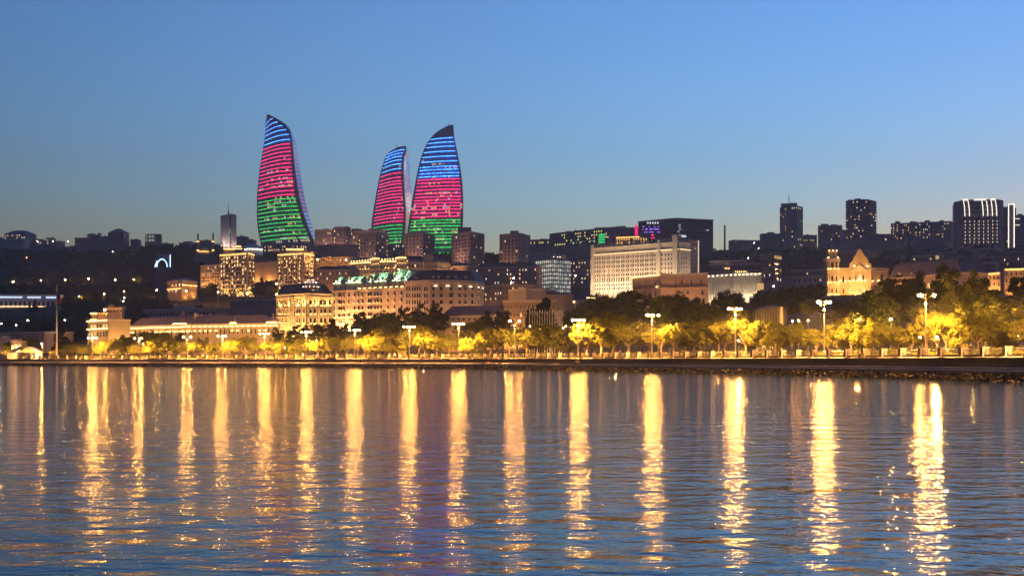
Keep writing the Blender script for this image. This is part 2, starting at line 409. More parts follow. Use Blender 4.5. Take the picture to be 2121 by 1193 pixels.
def wash(b, i, n, power, col, z=None, v=5.0, aim=.55, ang=130, u0=0.0, u1=1.0, zt=None):
    """floodlight fixtures in front of a facade, aimed up at it"""
    global FIX
    if FIX is None:
        q = MB(); q.box(-.25, .25, -.2, .2, 0, .12); q.box(-.22, .22, -.15, .1, .14, .5); FIX = q.mesh('floodlight', BLKM)
    x0, y0, dx, dy, L, rz = b.seg[i]
    zb = z if z is not None else None
    ztop = zt or b.zt
    for k in range(n):
        u = L*lerp(u0, u1, (k+.5)/n)
        X, Y = x0+dx*u+dy*v, y0+dy*u-dx*v
        zz = zb if zb is not None else max(ground_z(X, Y), b.zb)+.1
        put('floodlight', FIX, b.e, (X-b.o[0], Y-b.o[1], zz-.55-b.zb), rz)
        ld = bpy.data.lights.new('flood_beam', 'SPOT'); ld.energy = power*2.9; ld.color = col; ld.spot_size = R(ang); ld.spot_blend = .9; ld.shadow_soft_size = .25
        lo = bpy.data.objects.new('flood_beam', ld); COL.objects.link(lo); lo.parent = b.e
        lo.location = (X-b.o[0], Y-b.o[1], zz+.15-b.zb)
        tx, ty, tz = x0+dx*u, y0+dy*u, lerp(zz, ztop, aim)
        lo.rotation_euler = Vector((tx-X, ty-Y, tz-zz)).to_track_quat('-Z', 'Y').to_euler()
def slabs(b, i, zs, v=.5, h=.25, name='ledge', m=None, u0=0, u1=None):
    L = b.seg[i][4]
    for z in zs:
        q = MB(); q.box(u0, L if u1 is None else u1, -v, .02, 0, h); segobj(b, i, q, name, m or b.fm, 0, z)

# ------------------------------------------------------------------ flame-shaped towers
def led(name, col, s):      # rows of single lamps, some brighter than others
    m = emi(name, col, s); t = m.node_tree; b = t.nodes['Principled BSDF']
    tc = t.nodes.new('ShaderNodeTexCoord'); nz = t.nodes.new('ShaderNodeTexNoise'); nz.inputs['Scale'].default_value = .45; nz.inputs['Detail'].default_value = 3
    mr = t.nodes.new('ShaderNodeMapRange'); mr.inputs[1].default_value = .3; mr.inputs[2].default_value = .7; mr.inputs[3].default_value = s*.25; mr.inputs[4].default_value = s*1.75
    t.links.new(tc.outputs['Object'], nz.inputs['Vector']); t.links.new(nz.outputs[0], mr.inputs[0]); t.links.new(mr.outputs[0], b.inputs['Emission Strength'])
    return m
LEDB = led('blue_led', (.04, .20, 1.0), 1.25); LEDP = led('magenta_led', (1.0, .02, .16), .66); LEDG = led('green_led', (.05, .75, .10), .34)
LEDC = emi('cyan_led', (.3, .7, 1.0), .12); LEDS = emi('soft_pink_led', (1, .25, .55), .09); LEDT = emi('soft_blue_led', (.2, .4, 1), .09)
FACE = mat('fritted_dark_glass', (.22, .23, .28), .3, var=.15, scale=.2, spec=.6)
SIDE = mat('mirror_glass', (.34, .40, .50), .2, var=.06, scale=.3, metal=.7, spec=.6); RIB = mat('dark_metal_rib', (.02, .02, .028), .4, var=.1)
FLIT = [emi('office_amber', (1, .55, .2), .08), emi('office_warm', (1, .72, .4), .06), emi('office_white', (.9, .9, .95), .045)]
def curve(c, y):
    ys = [a for a, b in c]; xs = [b for a, b in c]
    return float(np.interp(y, ys, xs))
def flame(label, left, rib, rib2, right, ZA, ZB, ZC, ytop, ybot, leds, side_leds, wins, bulge=2.0):
    X0, Y0 = px2((curve(left, ybot)+curve(right, ybot))/2, ZB)
    zt = zy(ytop, ZB); zb = min(gpx(curve(left, ybot), ZA), gpx(curve(rib, ybot), ZB))-3
    e = thing('flame_tower', label, 'skyscraper', (X0, Y0, zb), 'flame-shaped towers on the hill')
    def pt(c, z, Z):
        y = HY-(z-CH)*FPX/Z
        return curve(c, y)
    N = 12
    def front(z, s, o=0.0):
        pa, pb = pt(left, z, ZA), pt(rib, z, ZB)
        Z = lerp(ZA, ZB, 1-(1-s)**bulge)
        x, y = px2(lerp(pa, pb, s), Z-o); return (x-X0, y-Y0, z-zb)
    def side(z, s, o=0.0):
        pa, pb = pt(rib2, z, ZB+3), pt(right, z, ZC)
        Z = lerp(ZB+3, ZC, s)
        x, y = px2(lerp(pa, pb, s)+o*1.2, Z-o*.6); return (x-X0, y-Y0, z-zb)
    zs = list(np.linspace(zb, zt, 46))
    fm, sm, rm, bm = MB(), MB(), MB(), MB()
    for z0, z1 in zip(zs, zs[1:]):
        for k in range(N):
            fm.face([front(z0, k/N), front(z0, (k+1)/N), front(z1, (k+1)/N), front(z1, k/N)])
        for k in range(4):
            sm.face([side(z0, k/4), side(z0, (k+1)/4), side(z1, (k+1)/4), side(z1, k/4)])
        # projecting rib between the two faces
        def rb(z): 
            a = front(z, 1); c = side(z, 0); d = (a[0]*.5+c[0]*.5, min(a[1], c[1])-2.0, a[2]); return a, d, c
        (a0, d0, c0), (a1, d1, c1) = rb(z0), rb(z1)
        rm.face([a0, d0, d1, a1]); rm.face([d0, c0, c1, d1])
        def bk(z):
            c = side(z, 1); a = front(z, 0); far = ((a[0]+c[0])/2, max(a[1], c[1])+28*(1-(z-zb)/(zt-zb)*.8), z-zb); return c, far, a
        (p0, q0, r0), (p1, q1, r1) = bk(z0), bk(z1)
        bm.face([p0, q0, q1, p1]); bm.face([q0, r0, r1, q1])
    z = zt
    bm.face([front(z, k/N) for k in range(N+1)]+[side(z, 0), side(z, 1), bk(z)[1]])
    fm.build('curved_glass_face', FACE, e); sm.build('mirror_glass_side', SIDE, e); rm.build('edge_rib', RIB, e); bm.build('rear_face', FACE, e)
    # floor bands: thin ledges that carry the lights
    for (y, mt, s0, s1) in leds:
        zc = zy(y, ZB); q = MB(); n = 14
        for k in range(n):
            a, c = lerp(s0, s1, k/n), lerp(s0, s1, (k+1)/n)
            A0, A1 = front(zc, a, 1.1), front(zc, c, 1.1); B0, B1 = front(zc, a, -.1), front(zc, c, -.1)
            up = lambda p, d: (p[0], p[1], p[2]+d)
            q.face([up(A0, -.13), up(A1, -.13), up(A1, .13), up(A0, .13)]); q.face([up(A0, .13), up(A1, .13), up(B1, .13), up(B0, .13)]); q.face([up(B0, -.13), up(B1, -.13), up(A1, -.13), up(A0, -.13)])
        q.build('light_band', mt, e)
    for (y, mt, s0, s1) in side_leds:
        zc = zy(y, ZB); A0, A1 = side(zc, s0, .6), side(zc, s1, .6)
        q = MB(); up = lambda p, d: (p[0], p[1], p[2]+d)
        q.face([up(A0, -.35), up(A1, -.35), up(A1, .35), up(A0, .35)]); q.build('light_band', mt, e)
    for (y, s, w, h, mt) in wins:
        z0, z1 = zy(y, ZB)-h/2, zy(y, ZB)+h/2
        q = MB(); q.face([front(z0, s, .35), front(z0, s+w, .35), front(z1, s+w, .35), front(z1, s, .35)]); q.build('lit_window', mt, e)
    m = MB(); a = front(zt-.5, .5); m.tube((a[0], a[1], zt-zb-1), (a[0], a[1], zt-zb+5), .5, .2, 6); m.build('mast', RIB, e)
    return e
def leds(off, sc, blue, pink, green, s0=.02, s1=.97, cut=None):
    out = []
    for lst, mt in ((blue, LEDB), (pink, LEDP), (green, LEDG)):
        for q in lst:
            a, b = s0, s1
            if cut: a, b = cut(off+q/sc, a, b)
            out.append((off+q/sc, mt, a, b))
    return out
def rwins(seed, bands):
    r = random.Random(seed); out = []
    for (y, s0, s1, p, n) in bands:
        for k in range(n):
            if r.random() < p*.8:
                a = lerp(s0, s1, k/n); out.append((y, a, (s1-s0)/n*r.uniform(.45, .9), r.uniform(2.0, 3.3), r.choice(FLIT)))
    return out
tl = leds(210, 3.615, [132, 158, 185, 215, 250, 287], [320, 348, 377, 407, 435, 463, 493, 521, 550, 578, 607, 635, 668, 697], [728, 757, 785, 815, 845, 873, 902, 932, 961, 991, 1022], .02, .97)
ts = [(y-6, LEDT, .1, .9) for y in (283, 290)]+[(300+8.3*k, LEDS if k < 17 else LEDC, .1, .85) for k in range(24)]
flame('leftmost flame-shaped tower with a pale glass side and banded coloured lights',
      [(237, 550), (260, 550), (290, 548), (320, 543), (350, 538), (400, 532.5), (450, 532), (480, 535), (508, 541), (545, 546)],
      [(237, 554), (250, 570), (262, 588), (275, 598), (290, 602), (320, 604), (350, 606), (400, 612), (440, 622), (470, 632), (500, 646), (545, 664)],
      [(237, 555), (245, 571), (258, 591), (270, 601), (290, 606), (320, 608.5), (350, 611), (400, 618), (440, 628), (470, 638), (500, 651), (545, 668)],
      [(237, 556), (245, 573), (255, 590), (265, 600), (280, 608), (297, 613.5), (330, 617.5), (370, 624), (410, 630.5), (450, 640), (480, 650), (510, 660), (545, 668.5)],
      2010, 1950, 1975, 238, 521, tl, ts,
      rwins(3, [(327, .75, .98, .5, 4), (352, .15, .98, .8, 9), (368, .3, .98, .6, 10), (376, .25, .98, .7, 12), (384, .05, .95, .6, 14), (392, .5, .9, .3, 8), (408, .4, 1, .7, 10), (416, .25, .98, .4, 12), (424, .25, .95, .45, 10), (432, .3, .95, .3, 8), (449, .1, .98, .7, 14), (463, .6, .9, .7, 6), (474, .1, .9, .4, 10), (481, .3, .95, .4, 10), (492, .3, .98, .95, 14), (498, .3, .98, .85, 14)]))
def cut2(y, a, b): return (a, b)
t2 = leds(230, 3.727, [300, 325, 350, 378, 408, 445], [478, 512, 540, 562, 590, 615, 640, 665, 690, 718, 745, 772, 800, 822, 850], [880, 908, 935, 960, 985, 1015], .06, .96)
flame('slimmer middle flame-shaped tower partly behind the right one, tip leaning right',
      [(302, 833), (308, 815), (318, 803), (330, 797), (350, 790), (380, 783), (420, 776), (450, 771), (480, 768), (540, 762)],
      [(302, 838), (305, 841), (312, 839), (322, 834), (340, 833), (360, 833), (400, 835.5), (440, 838), (470, 837), (505, 833), (540, 830)],
      [(302, 839), (305, 843), (315, 841.5), (325, 838), (340, 837), (360, 837), (400, 839), (440, 841.5), (470, 841), (505, 838), (540, 835)],
      [(302, 841), (306, 844), (320, 844.5), (340, 847), (360, 849.5), (400, 852.5), (440, 850), (460, 846), (480, 843), (505, 840), (540, 837)],
      2140, 2080, 2110, 303, 521, t2,
      [(y, LEDT if y < 358 else LEDS, .12, .9) for y in [330+8.2*k for k in range(14)]],
      rwins(4, [(344, .85, 1, .6, 2), (412, .8, .98, .8, 3), (422, .75, .98, .8, 4), (432, .8, .98, .8, 4), (443, .75, .95, .7, 4), (451, .6, .95, .5, 5), (500, .7, .98, .6, 5), (508, .6, .98, .5, 6)]))
t3 = leds(230, 3.727, [208, 240, 272, 310, 348, 386, 426, 450, 477, 502], [525, 550, 577, 605, 633, 660, 685, 708, 732, 758, 785, 812], [840, 862, 887, 913, 940, 965, 990, 1015, 1052, 1095], .04, .965)
flame('rightmost and widest flame-shaped tower, tip pointing up at its right edge',
      [(258, 937), (262, 925), (270, 910), (280, 897), (295, 886), (310, 878), (330, 871), (350, 866), (380, 860), (420, 853), (460, 847), (480, 843.5), (545, 836)],
      [(258, 938.5), (285, 940), (300, 943), (320, 947), (340, 951), (360, 954.5), (385, 957), (410, 958.5), (450, 958.5), (480, 957), (545, 950)],
      [(258, 939), (285, 940.8), (300, 944), (320, 948), (340, 952), (360, 955.5), (385, 958), (410, 959.5), (450, 959.5), (480, 958), (545, 951)],
      [(258, 939.5), (285, 941.5), (300, 944.8), (320, 949), (340, 953), (360, 956.5), (385, 959), (410, 960.5), (450, 960.5), (480, 959.5), (545, 952)],
      1975, 1955, 1990, 259, 526, t3, [],
      rwins(8, [(330, .04, .12, .8, 2), (339, .32, .75, .6, 10), (346, .55, .95, .4, 8), (356, .0, .1, .6, 2), (366, .0, .95, .12, 16), (379, .3, .6, .4, 6), (399, .2, .95, .35, 16), (405, .4, 1, .5, 12), (412, .2, 1, .4, 14), (416, .15, .6, .4, 10), (424, .05, 1, .45, 18), (430, .0, 1, .5, 18), (438, .05, .98, .4, 18), (444, .1, .95, .5, 16), (450, .05, .9, .35, 16), (458, .1, .98, .35, 16), (466, .1, .98, .4, 16), (474, .1, .95, .4, 16), (480, .5, .95, .4, 10), (495, .4, .7, .95, 6), (503, .4, .75, .5, 8), (521, .5, .8, .4, 6)]), bulge=2.0)

bld('tower_podium', 'low dark podium with amber windows at the foot of the left flame tower', 'podium', [(543, 1890), (600, 1880), (640, 1890)], 507.5, DARKC, 2, (14, 9), 6.5, .2, .5, .6, .55, mode='poly', depth=14, cornice=False, litm=[W1, W2])
bld('tower_podium', 'low dark podium glimpsed between the high-rises under the middle flame tower', 'podium', [(800, 1900), (842, 1900)], 505, DARKC, 2, (9,), 6.5, .2, .5, .6, .35, depth=14, cornice=False)
# ------------------------------------------------------------------ left skyline on the ridge
SKY = 'dark blocks along the ridge'
b = bld('apartment_block', 'dark block with a low domed roof and glowing windows, far left ridge', 'building', [(9, 1800), (53, 1790)], 485, DARKC, 2, (9,), 5, .2, .45, .5, .55, cornice=False, roof=True, rh=4.5, rin=.45, rmat=DARKC, depth=22)
bld('apartment_block', 'pale low block below the domed-roof block on the left ridge', 'building', [(6, 1760), (49, 1755), (62, 1775)], 496, PALE, 2, (9, 3), 6, .2, .4, .4, .0, frame=DTRIM)
bld('house', 'dark roofed house cut by the left edge of the picture on the ridge', 'house', [(-20, 1800), (9, 1800)], 493, DARKC, 2, (5,), 6, .3, .4, .4, .1)
bld('house', 'small house with a pitched roof and one bright lamp on the left ridge', 'house', [(68, 1790), (96, 1795)], 498, CONC, 1, (6,), 6, .3, .4, .5, .2, roof=True, rh=2, rin=.6)
bld('house', 'narrow flat-roofed tower house on the left ridge', 'house', [(96, 1800), (108, 1800)], 493, DARKC, 2, (2,), 6, .3, .4, .4, .2)
bld('house', 'low flat house right of the narrow tower house on the left ridge', 'house', [(115, 1790), (135, 1795)], 500, CONC, 1, (4,), 6, .3, .4, .4, .0)
bld('apartment_block', 'plain low slab, leftmost of the dark cluster on the left ridge', 'building', [(155, 1780), (181, 1775)], 493, CONC, 3, (6,), 6, .3, .35, .4, .0, frame=DTRIM)
bld('apartment_block', 'dark block with two roof boxes in the left ridge cluster', 'building', [(181, 1770), (209, 1775)], 486, DARKC, 4, (7,), 6, .3, .35, .4, .0, frame=DTRIM, boxes=[(183, 196, 484), (202, 208, 483)])
bld('apartment_block', 'bluish pale narrow block between two dark blocks on the left ridge', 'building', [(205, 1800), (228, 1800)], 490, PALE, 3, (4,), 6, .3, .4, .5, .0, frame=DTRIM)
bld('apartment_block', 'dark balconied block with a peaked roof on the left ridge', 'building', [(224, 1780), (256, 1768), (268, 1790)], 482, DARKC, 5, (8, 3), 6, .2, .6, .55, .0, frame=DTRIM, roof=True, rh=5, rin=.25, rmat=DARKC)
bld('house', 'low dark house between the peaked block and the unfinished frame', 'house', [(270, 1780), (286, 1780)], 496, DARKC, 2, (3,), 6, .3, .4, .4, .0, frame=DTRIM)
# unfinished concrete frame, open to the sky
X0, Y0 = px2(301, 1760); gz = gpx(301, 1760)
e = thing('unfinished_building', 'unfinished concrete frame with sky showing through its open storeys on the left ridge', 'building', (X0, Y0, gz))
wd_ = 31/FPX*1760; zt = zy(485, 1760)-gz
for k in range(6):
    m = MB(); z = zt-k*4.6; m.box(0, wd_, 0, 9, z-.7, z); m.build('floor_slab', CONC, e)
for k in range(6):
    m = MB(); x = k*(wd_-.8)/5; m.box(x, x+.8, .05, .85, -2, zt-.7); m.build('column', CONC, e)
    if k in (0, 5):
        m = MB(); m.box(x, x+.8, 8.1, 8.9, -2, zt-.7); m.build('column', CONC, e)
m = MB(); m.box(wd_*.6, wd_-.1, 4, 4.4, -2, zt-.7); m.build('core_wall', DARKC, e)
bld('apartment_block', 'pinkish blank-walled block below the unfinished frame', 'building', [(302, 1720), (330, 1725)], 502, PLAS, 2, (6,), 6, .3, .3, .3, .0, frame=DTRIM)
bld('apartment_block', 'long dark flat block right of the unfinished frame', 'building', [(330, 1760), (360, 1765)], 504, CONC, 2, (7,), 6, .3, .3, .4, .0, frame=DTRIM)
bld('apartment_block', 'wide dark block left of the mosque minarets', 'building', [(371, 1900), (408, 1900)], 503, DARKC, 2, (8,), 6, .3, .35, .4, .05, frame=DTRIM, boxes=[(380, 398, 500)])
bld('apartment_block', 'dark block between the two minarets', 'building', [(412, 1900), (436, 1900)], 498, DARKC, 3, (5,), 6, .3, .35, .4, .05, frame=DTRIM)
bld('apartment_block', 'dark low block between the right minaret and the slab tower', 'building', [(440, 1880), (458, 1880)], 506, DARKC, 2, (4,), 6, .3, .35, .4, .0, frame=DTRIM)
for a, c, y, t in ((145, 300, 509, 'long stone retaining wall along the foot of the left ridge buildings'),):
    x0, y0 = px2(a, 1690); x1, y1 = px2(c, 1700); g = min(gpx(a, 1690), gpx(c, 1700))
    m = MB(); m.prism([(x0, y0), (x1, y1), (x1, y1+2), (x0, y0+2)], g-6, zy(y, 1690)); tag(m.build('retaining_wall', PLAS), t, 'wall')
# mosque
X0, Y0 = px2(424, 1620); gz = zy(527, 1620)
e = thing('mosque', 'small mosque with a lit dome and two slim minarets on the left ridge', 'mosque', (X0, Y0, gz-2))
m = MB(); hw = 9; zt = zy(521, 1620)-gz+2; m.box(-8, 6, 0, 12, 0, zt); m.build('hall', SAND, e)
m = MB(); m.lathe([(5.2, 0), (5.2, 1.5), (4.9, 2.8), (3.8, 4.2), (2.0, 5.2), (.2, 5.7)], 14, (-1, 5, zt)); m.build('dome', SAND, e)
q = MB(); q.box(-7, 5, -1.0, -.6, zt-.2, zt+.05); q.build('light_strip', emi('gold_strip_soft', GOLD, .8), e)
for px in (410, 440):
    x = (px-424)/FPX*1700; z1 = zy(503, 1620)-gz+2; zt2 = zy(479, 1620)-gz+2
    m = MB(); m.lathe([(1.9, 0), (1.9, zt), (1.35, zt+1), (1.2, z1), (1.9, z1), (1.9, z1+1.0), (1.0, z1+1.0), (.95, zt2-6)], 10, (x, 2, 0)); mn = m.build('minaret', SAND, e)
    m = MB(); m.lathe([(1.2, zt2-6), (.05, zt2)], 10, (x, 2, 0)); m.build('spire', SLATE, mn)
    for zz in (zt+1.2, z1+1.2):
        q = MB(); q.lathe([(1.6, zz), (1.6, zz+.3)], 8, (x, 1.6, 0)); q.build('ring_lamp', emi('gold_strip_soft', GOLD, .8), mn)
# slab tower with antenna
b = bld('office_tower', 'pale slab tower with a dark glass stripe and a tall antenna on the left ridge', 'tower', [(457, 1690), (480, 1668), (490, 1682)], 447, PALE, 0, cornice=False)
u0, z1 = fac(b, 0, 478.5, 447)
m = MB(); m.box(u0-2.6, u0, -.3, .02, 0, b.zt-b.zb-1); segobj(b, 0, m, 'glass_stripe', GLASS)
for k in range(14):
    zc = b.zt-5-k*3.4
    if b.rnd.random() < .45: 
        q = MB(); q.box(u0-1.8, u0-.6, -.5, -.32, 0, 1.4); segobj(b, 0, q, 'lit_window', LEDG if k > 4 else LEDC, 0, zc)
for i in (0, 1):
    L = b.seg[i][4]
    for k in range(16): 
        m = MB(); m.box(0, L if i else u0-2.8, -.12, .02, 0, .25); segobj(b, i, m, 'panel_joint', DTRIM, 0, b.zt-2-k*2.6)
wash(b, 0, 2, 900, (1, .7, .55), v=5, aim=.4); wash(b, 1, 1, 700, (1, .7, .55), v=5, aim=.4)
m = MB(); hx, hy = b.cxy; m.tube((hx, hy, b.zt-b.zb), (hx, hy, b.zt-b.zb+5), .9, .7, 8); m.tube((hx, hy, b.zt-b.zb+5), (hx, hy, b.zt-b.zb+14.5), .45, .15, 6); m.build('antenna', STEEL, b.e)
bld('apartment_block', 'dark flat block right of the slab tower', 'building', [(490, 1850), (511, 1850)], 490, DARKC, 4, (5,), 6, .3, .35, .4, .0, frame=DTRIM)
bld('apartment_block', 'dark lower block stepping down toward the left flame tower', 'building', [(511, 1850), (527, 1850)], 497, DARKC, 3, (4,), 6, .3, .35, .4, .0, frame=DTRIM)
# domed pavilion with lit arcade
X0, Y0 = px2(523, 1560); gz = gpx(523, 1560)
e = thing('domed_hall', 'pale shallow-domed hall with a lit arcade at the foot of the left flame tower', 'hall', (X0, Y0, gz-3))
zt = zy(516, 1560)-gz+3; rr = 11
m = MB(); m.lathe([(rr-1.0, 0), (rr-1.0, zt)], 24); m.build('drum', WHITE, e)
m = MB(); m.lathe([(rr+.6, zt), (rr+.4, zt+1.0), (rr*.8, zt+3.2), (rr*.45, zt+4.9), (.3, zt+5.4)], 24); m.build('dome', WHITE, e)
for k in range(24):
    a = 2*math.pi*k/24
    m = MB(); m.tube((rr*math.cos(a), rr*math.sin(a), 0), (rr*math.cos(a), rr*math.sin(a), zt), .4, .4, 6); m.build('column', WHITE, e)
q = MB(); q.lathe([(rr+.2, zt-.9), (rr+.2, zt-.6)], 24); q.build('light_strip', emi('white_ring', (1, .93, .75), .5), e)

# ------------------------------------------------------------------ left hillside
# blue-lit arch gate
X0, Y0 = px2(338, 1440); gz = gpx(338, 1440)
e = thing('arch_gate', 'blue-lit gateway with an arch glowing white on the dark left hillside', 'gate', (X0, Y0, gz-6))
BLUEW = mat('blue_gate_wall', (.12, .22, .40), .7); zt = zy(526, 1440)-gz+6; zb_ = zy(553, 1440)-gz+6
n = 12; ar = 5.2
m = MB(); arch = [(ar*math.cos(a)-1.0, zb_+max(0, ar*1.5*math.sin(a))) for a in [math.pi*i/n for i in range(n+1)]]
out = [(8, zb_-6), (8, zt)]+[]
m.box(4.2, 7.5, 0, 3, 0, zt); m.box(-8.5, -6.2, 0, 3, 0, zt-5); m.box(-6.2, 4.2, 0, 3, zb_+ar*1.5, zt)
m.build('gate_wall', BLUEW, e)
for i in range(n):
    m = MB(); a, c = arch[i], arch[i+1]; m.tube((a[0], -.3, a[1]), (c[0], -.3, c[1]), .55, .55, 6); m.build('arch_light', emi('ice_blue_light', (.45, .7, 1), .28), e)
m = MB(); m.tube((7.3, -.3, zb_), (7.3, -.3, zt-1), .35, .35, 6); m.build('edge_light', emi('ice_white_light', (.8, .9, 1), .3), e)
m = MB(); m.tube((-8.3, -.4, zb_), (-5.8, -.4, zb_+6), .4, .4, 6); m.build('edge_light', emi('pink_white_light', (1, .8, .95), .35), e)
# long white arcade
b = bld('arcade', 'long white arcade building with a row of bluish lights, lower left hillside', 'building', [(-60, 1100), (124, 1110)], 609.5, WHITE, 0, depth=14, zt=zy(609.5, 1100), cor=WHITE)
L = b.seg[0][4]; 
for k in range(19):
    u = L*(k+.5)/19; place(b, 0, u, b.zt-7.0, L/19*.62, 4.2, window_mesh('arch', WHITE, GLASS))
for k in range(20):
    u = L*k/19
    m = MB(); m.tube((u, -.7, 0), (u, -.7, b.zt-b.zb-5), .4, .35, 8); segobj(b, 0, m, 'column', WHITE)
    q = MB(); q.box(u-.35, u+.35, -1.9, -1.3, 0, .2); segobj(b, 0, q, 'uplight', STRIPA, 0, b.zt-9.6)
for k in range(19):
    u = L*(k+.5)/19
    if k in (11, 15): continue
    q = MB(); q.box(u-1.6, u+1.6, -.45, -.2, 0, 1.0); segobj(b, 0, q, 'light_panel', emi('blue_white_panel', (.62, .75, 1), .14), 0, b.zt-2.6)
strip(b, 0, b.zt-9.4, v=1.3, m=emi('arcade_strip', (1, .66, .35), .5))
# low stone building by the water
bld('stone_building', 'low brown stone building behind the boathouse at far left', 'building', [(-30, 740), (92, 700)], 690, BEIGE, 1, (15,), 10, .5, .35, .6, .1)
bld('stone_building', 'pale flat annex at the left edge below the long arcade', 'building', [(-40, 700), (28, 690)], 703, PALE, 0, depth=10)
bld('kiosk', 'small pale kiosk behind the boathouse roof', 'kiosk', [(24, 640), (44, 640)], 706, PALE, 1, (3,), 12, .3, .5, .7, .6)
# boathouse (gabled white shed)
X0, Y0 = at(52, 8.5)
e = thing('boathouse', 'white gabled boathouse with an open lit front at the far left of the quay', 'boathouse', (X0, Y0, 3.0))
s = Y0/FPX
hw, ht, rt = 30*s, (742-729)*s, (742-718)*s
m = MB(); m.prism([(-hw, 4), (-hw, 4.25), (hw, 4.25), (hw, 4)], 0, ht); m.box(-hw, -hw+.25, -4, 4, 0, ht); m.box(hw-.25, hw, -4, 4, 0, ht)
m.box(-hw+.25, -hw*.25, -4, -3.75, 0, ht); m.build('wall', WHITE, e)
m = MB(); m.face([(-hw*.25, -4, ht), (hw, -4, ht), (hw*.38, -4, rt)]); m.build('gable', mat('lit_boards', (.4, .27, .15)), e)
m = MB()
for yy in (0,):
    m.loft([[(-hw-.4, -4.4, ht), (-hw-.4, 4.4, ht), (-hw-.4, 4.4, ht+.2), (-hw-.4, -4.4, ht+.2)], [(-hw*.2, -4.4, rt), (-hw*.2, 4.4, rt), (-hw*.2, 4.4, rt+.2), (-hw*.2, -4.4, rt+.2)]])
    m.loft([[(-hw*.2, -4.4, rt), (-hw*.2, 4.4, rt), (-hw*.2, 4.4, rt+.2), (-hw*.2, -4.4, rt+.2)], [(hw*.38, -4.4, rt), (hw*.38, 4.4, rt), (hw*.38, 4.4, rt+.2), (hw*.38, -4.4, rt+.2)]])
    m.loft([[(hw*.38, -4.4, rt), (hw*.38, 4.4, rt), (hw*.38, 4.4, rt+.2), (hw*.38, -4.4, rt+.2)], [(hw+.4, -4.4, ht), (hw+.4, 4.4, ht), (hw+.4, 4.4, ht+.2), (hw+.4, -4.4, ht+.2)]])
m.build('roof', mat('sheet_metal_roof', (.30, .31, .36), .45), e)
for x in (-hw*.25, hw*.3, hw*.62, hw-.2):
    m = MB(); m.tube((x, -4.1, 0), (x, -4.1, ht), .12, .12, 6); m.build('post', STEEL, e)
m = MB(); m.box(hw*.15, hw*.5, 3.5, 3.9, 0, ht*.8); m.build('lit_doorway', roomlight('doorway_light', (1, .6, .25), .07), e)
# flagpole with a furled flag
X0, Y0 = px2(118, 640); gz = gpx(118, 640); zt = zy(588, 640)-gz
e = thing('flagpole', 'tall tapered flagpole with a furled red and green flag left of the lit corner building', 'flagpole', (X0, Y0, gz-.5))
m = MB(); m.tube((0, 0, 0), (0, 0, zt), .55, .2, 8); m.build('pole', mat('pale_pole', (.55, .5, .47), .5, var=.05), e)
z1, z2 = zy(602, 640)-gz, zy(642, 640)-gz; m = MB()
for k, (mi) in enumerate((0, 1, 2)):
    za, zc = lerp(z1, z2, k/3), lerp(z1, z2, (k+1)/3)
    m.loft([[(x*(1+.25*math.sin(k*2+q)), y, z) for x, y in ((0, -.25), (1.0+.3*k, -.5), (1.35+.25*k, .1), (.6, .5), (0, .25))] for q, z in ((0, za), (1, (za+zc)/2), (2, zc))], mi)
m.build('flag', [mat('flag_blue', (.02, .05, .16), var=.1), mat('flag_red', (.18, .01, .02), var=.1), mat('flag_green', (.01, .11, .05), var=.1)], e)
wash_dummy = None
ld = bpy.data.lights.new('flood_beam', 'SPOT'); ld.energy = 900; ld.color = (1, .75, .5); ld.spot_size = R(30); ld.spot_blend = 1; ld.shadow_soft_size = .3
lo = bpy.data.objects.new('flood_beam', ld); COL.objects.link(lo); lo.parent = e; lo.location = (-2, -8, 1); lo.rotation_euler = Vector((2, 8, 14)).to_track_quat('-Z', 'Y').to_euler()
q = MB(); q.box(-.3, .3, -.3, .3, 0, .6); q.build('floodlight', BLKM, e, (-2, -8.5, .2))
# villa on the hillside and mid-slope blocks
b = bld('villa', 'broad villa with a lit terrace and porch on the left hillside', 'villa', [(347, 1130), (376, 1115), (408, 1135)], 583, SAND, 2, (4, 6), 11, .3, .4, .5, .45, roof=True, rh=2.5, rin=.55, rmat=MAUVE)
strip(b, 1, b.zt-3.6, m=STRIPA); strip(b, 0, b.zt-6.5, m=STRIPA); wash(b, 1, 2, 160, AMBER, v=4)
b = bld('apartment_block', 'five-storey apartment block left of the brightly lit left tower block', 'building', [(415, 1230), (459, 1210)], 551, SAND, 6, (9,), 6.6, .3, .5, .5, .10, roof=True, rh=3, rin=.7, rmat=SLATE); wash(b, 0, 2, 500, AMBER, v=9)
b = bld('apartment_block', 'stone apartment block between the two brightly lit tower blocks', 'building', [(520, 1240), (556, 1230), (580, 1215)], 546, SAND, 6, (7, 4), 6.6, .3, .5, .5, .06, roof=True, rh=2.5, rin=.8, rmat=SLATE); wash(b, 0, 1, 500, AMBER, v=9); wash(b, 1, 1, 500, AMBER, v=9)
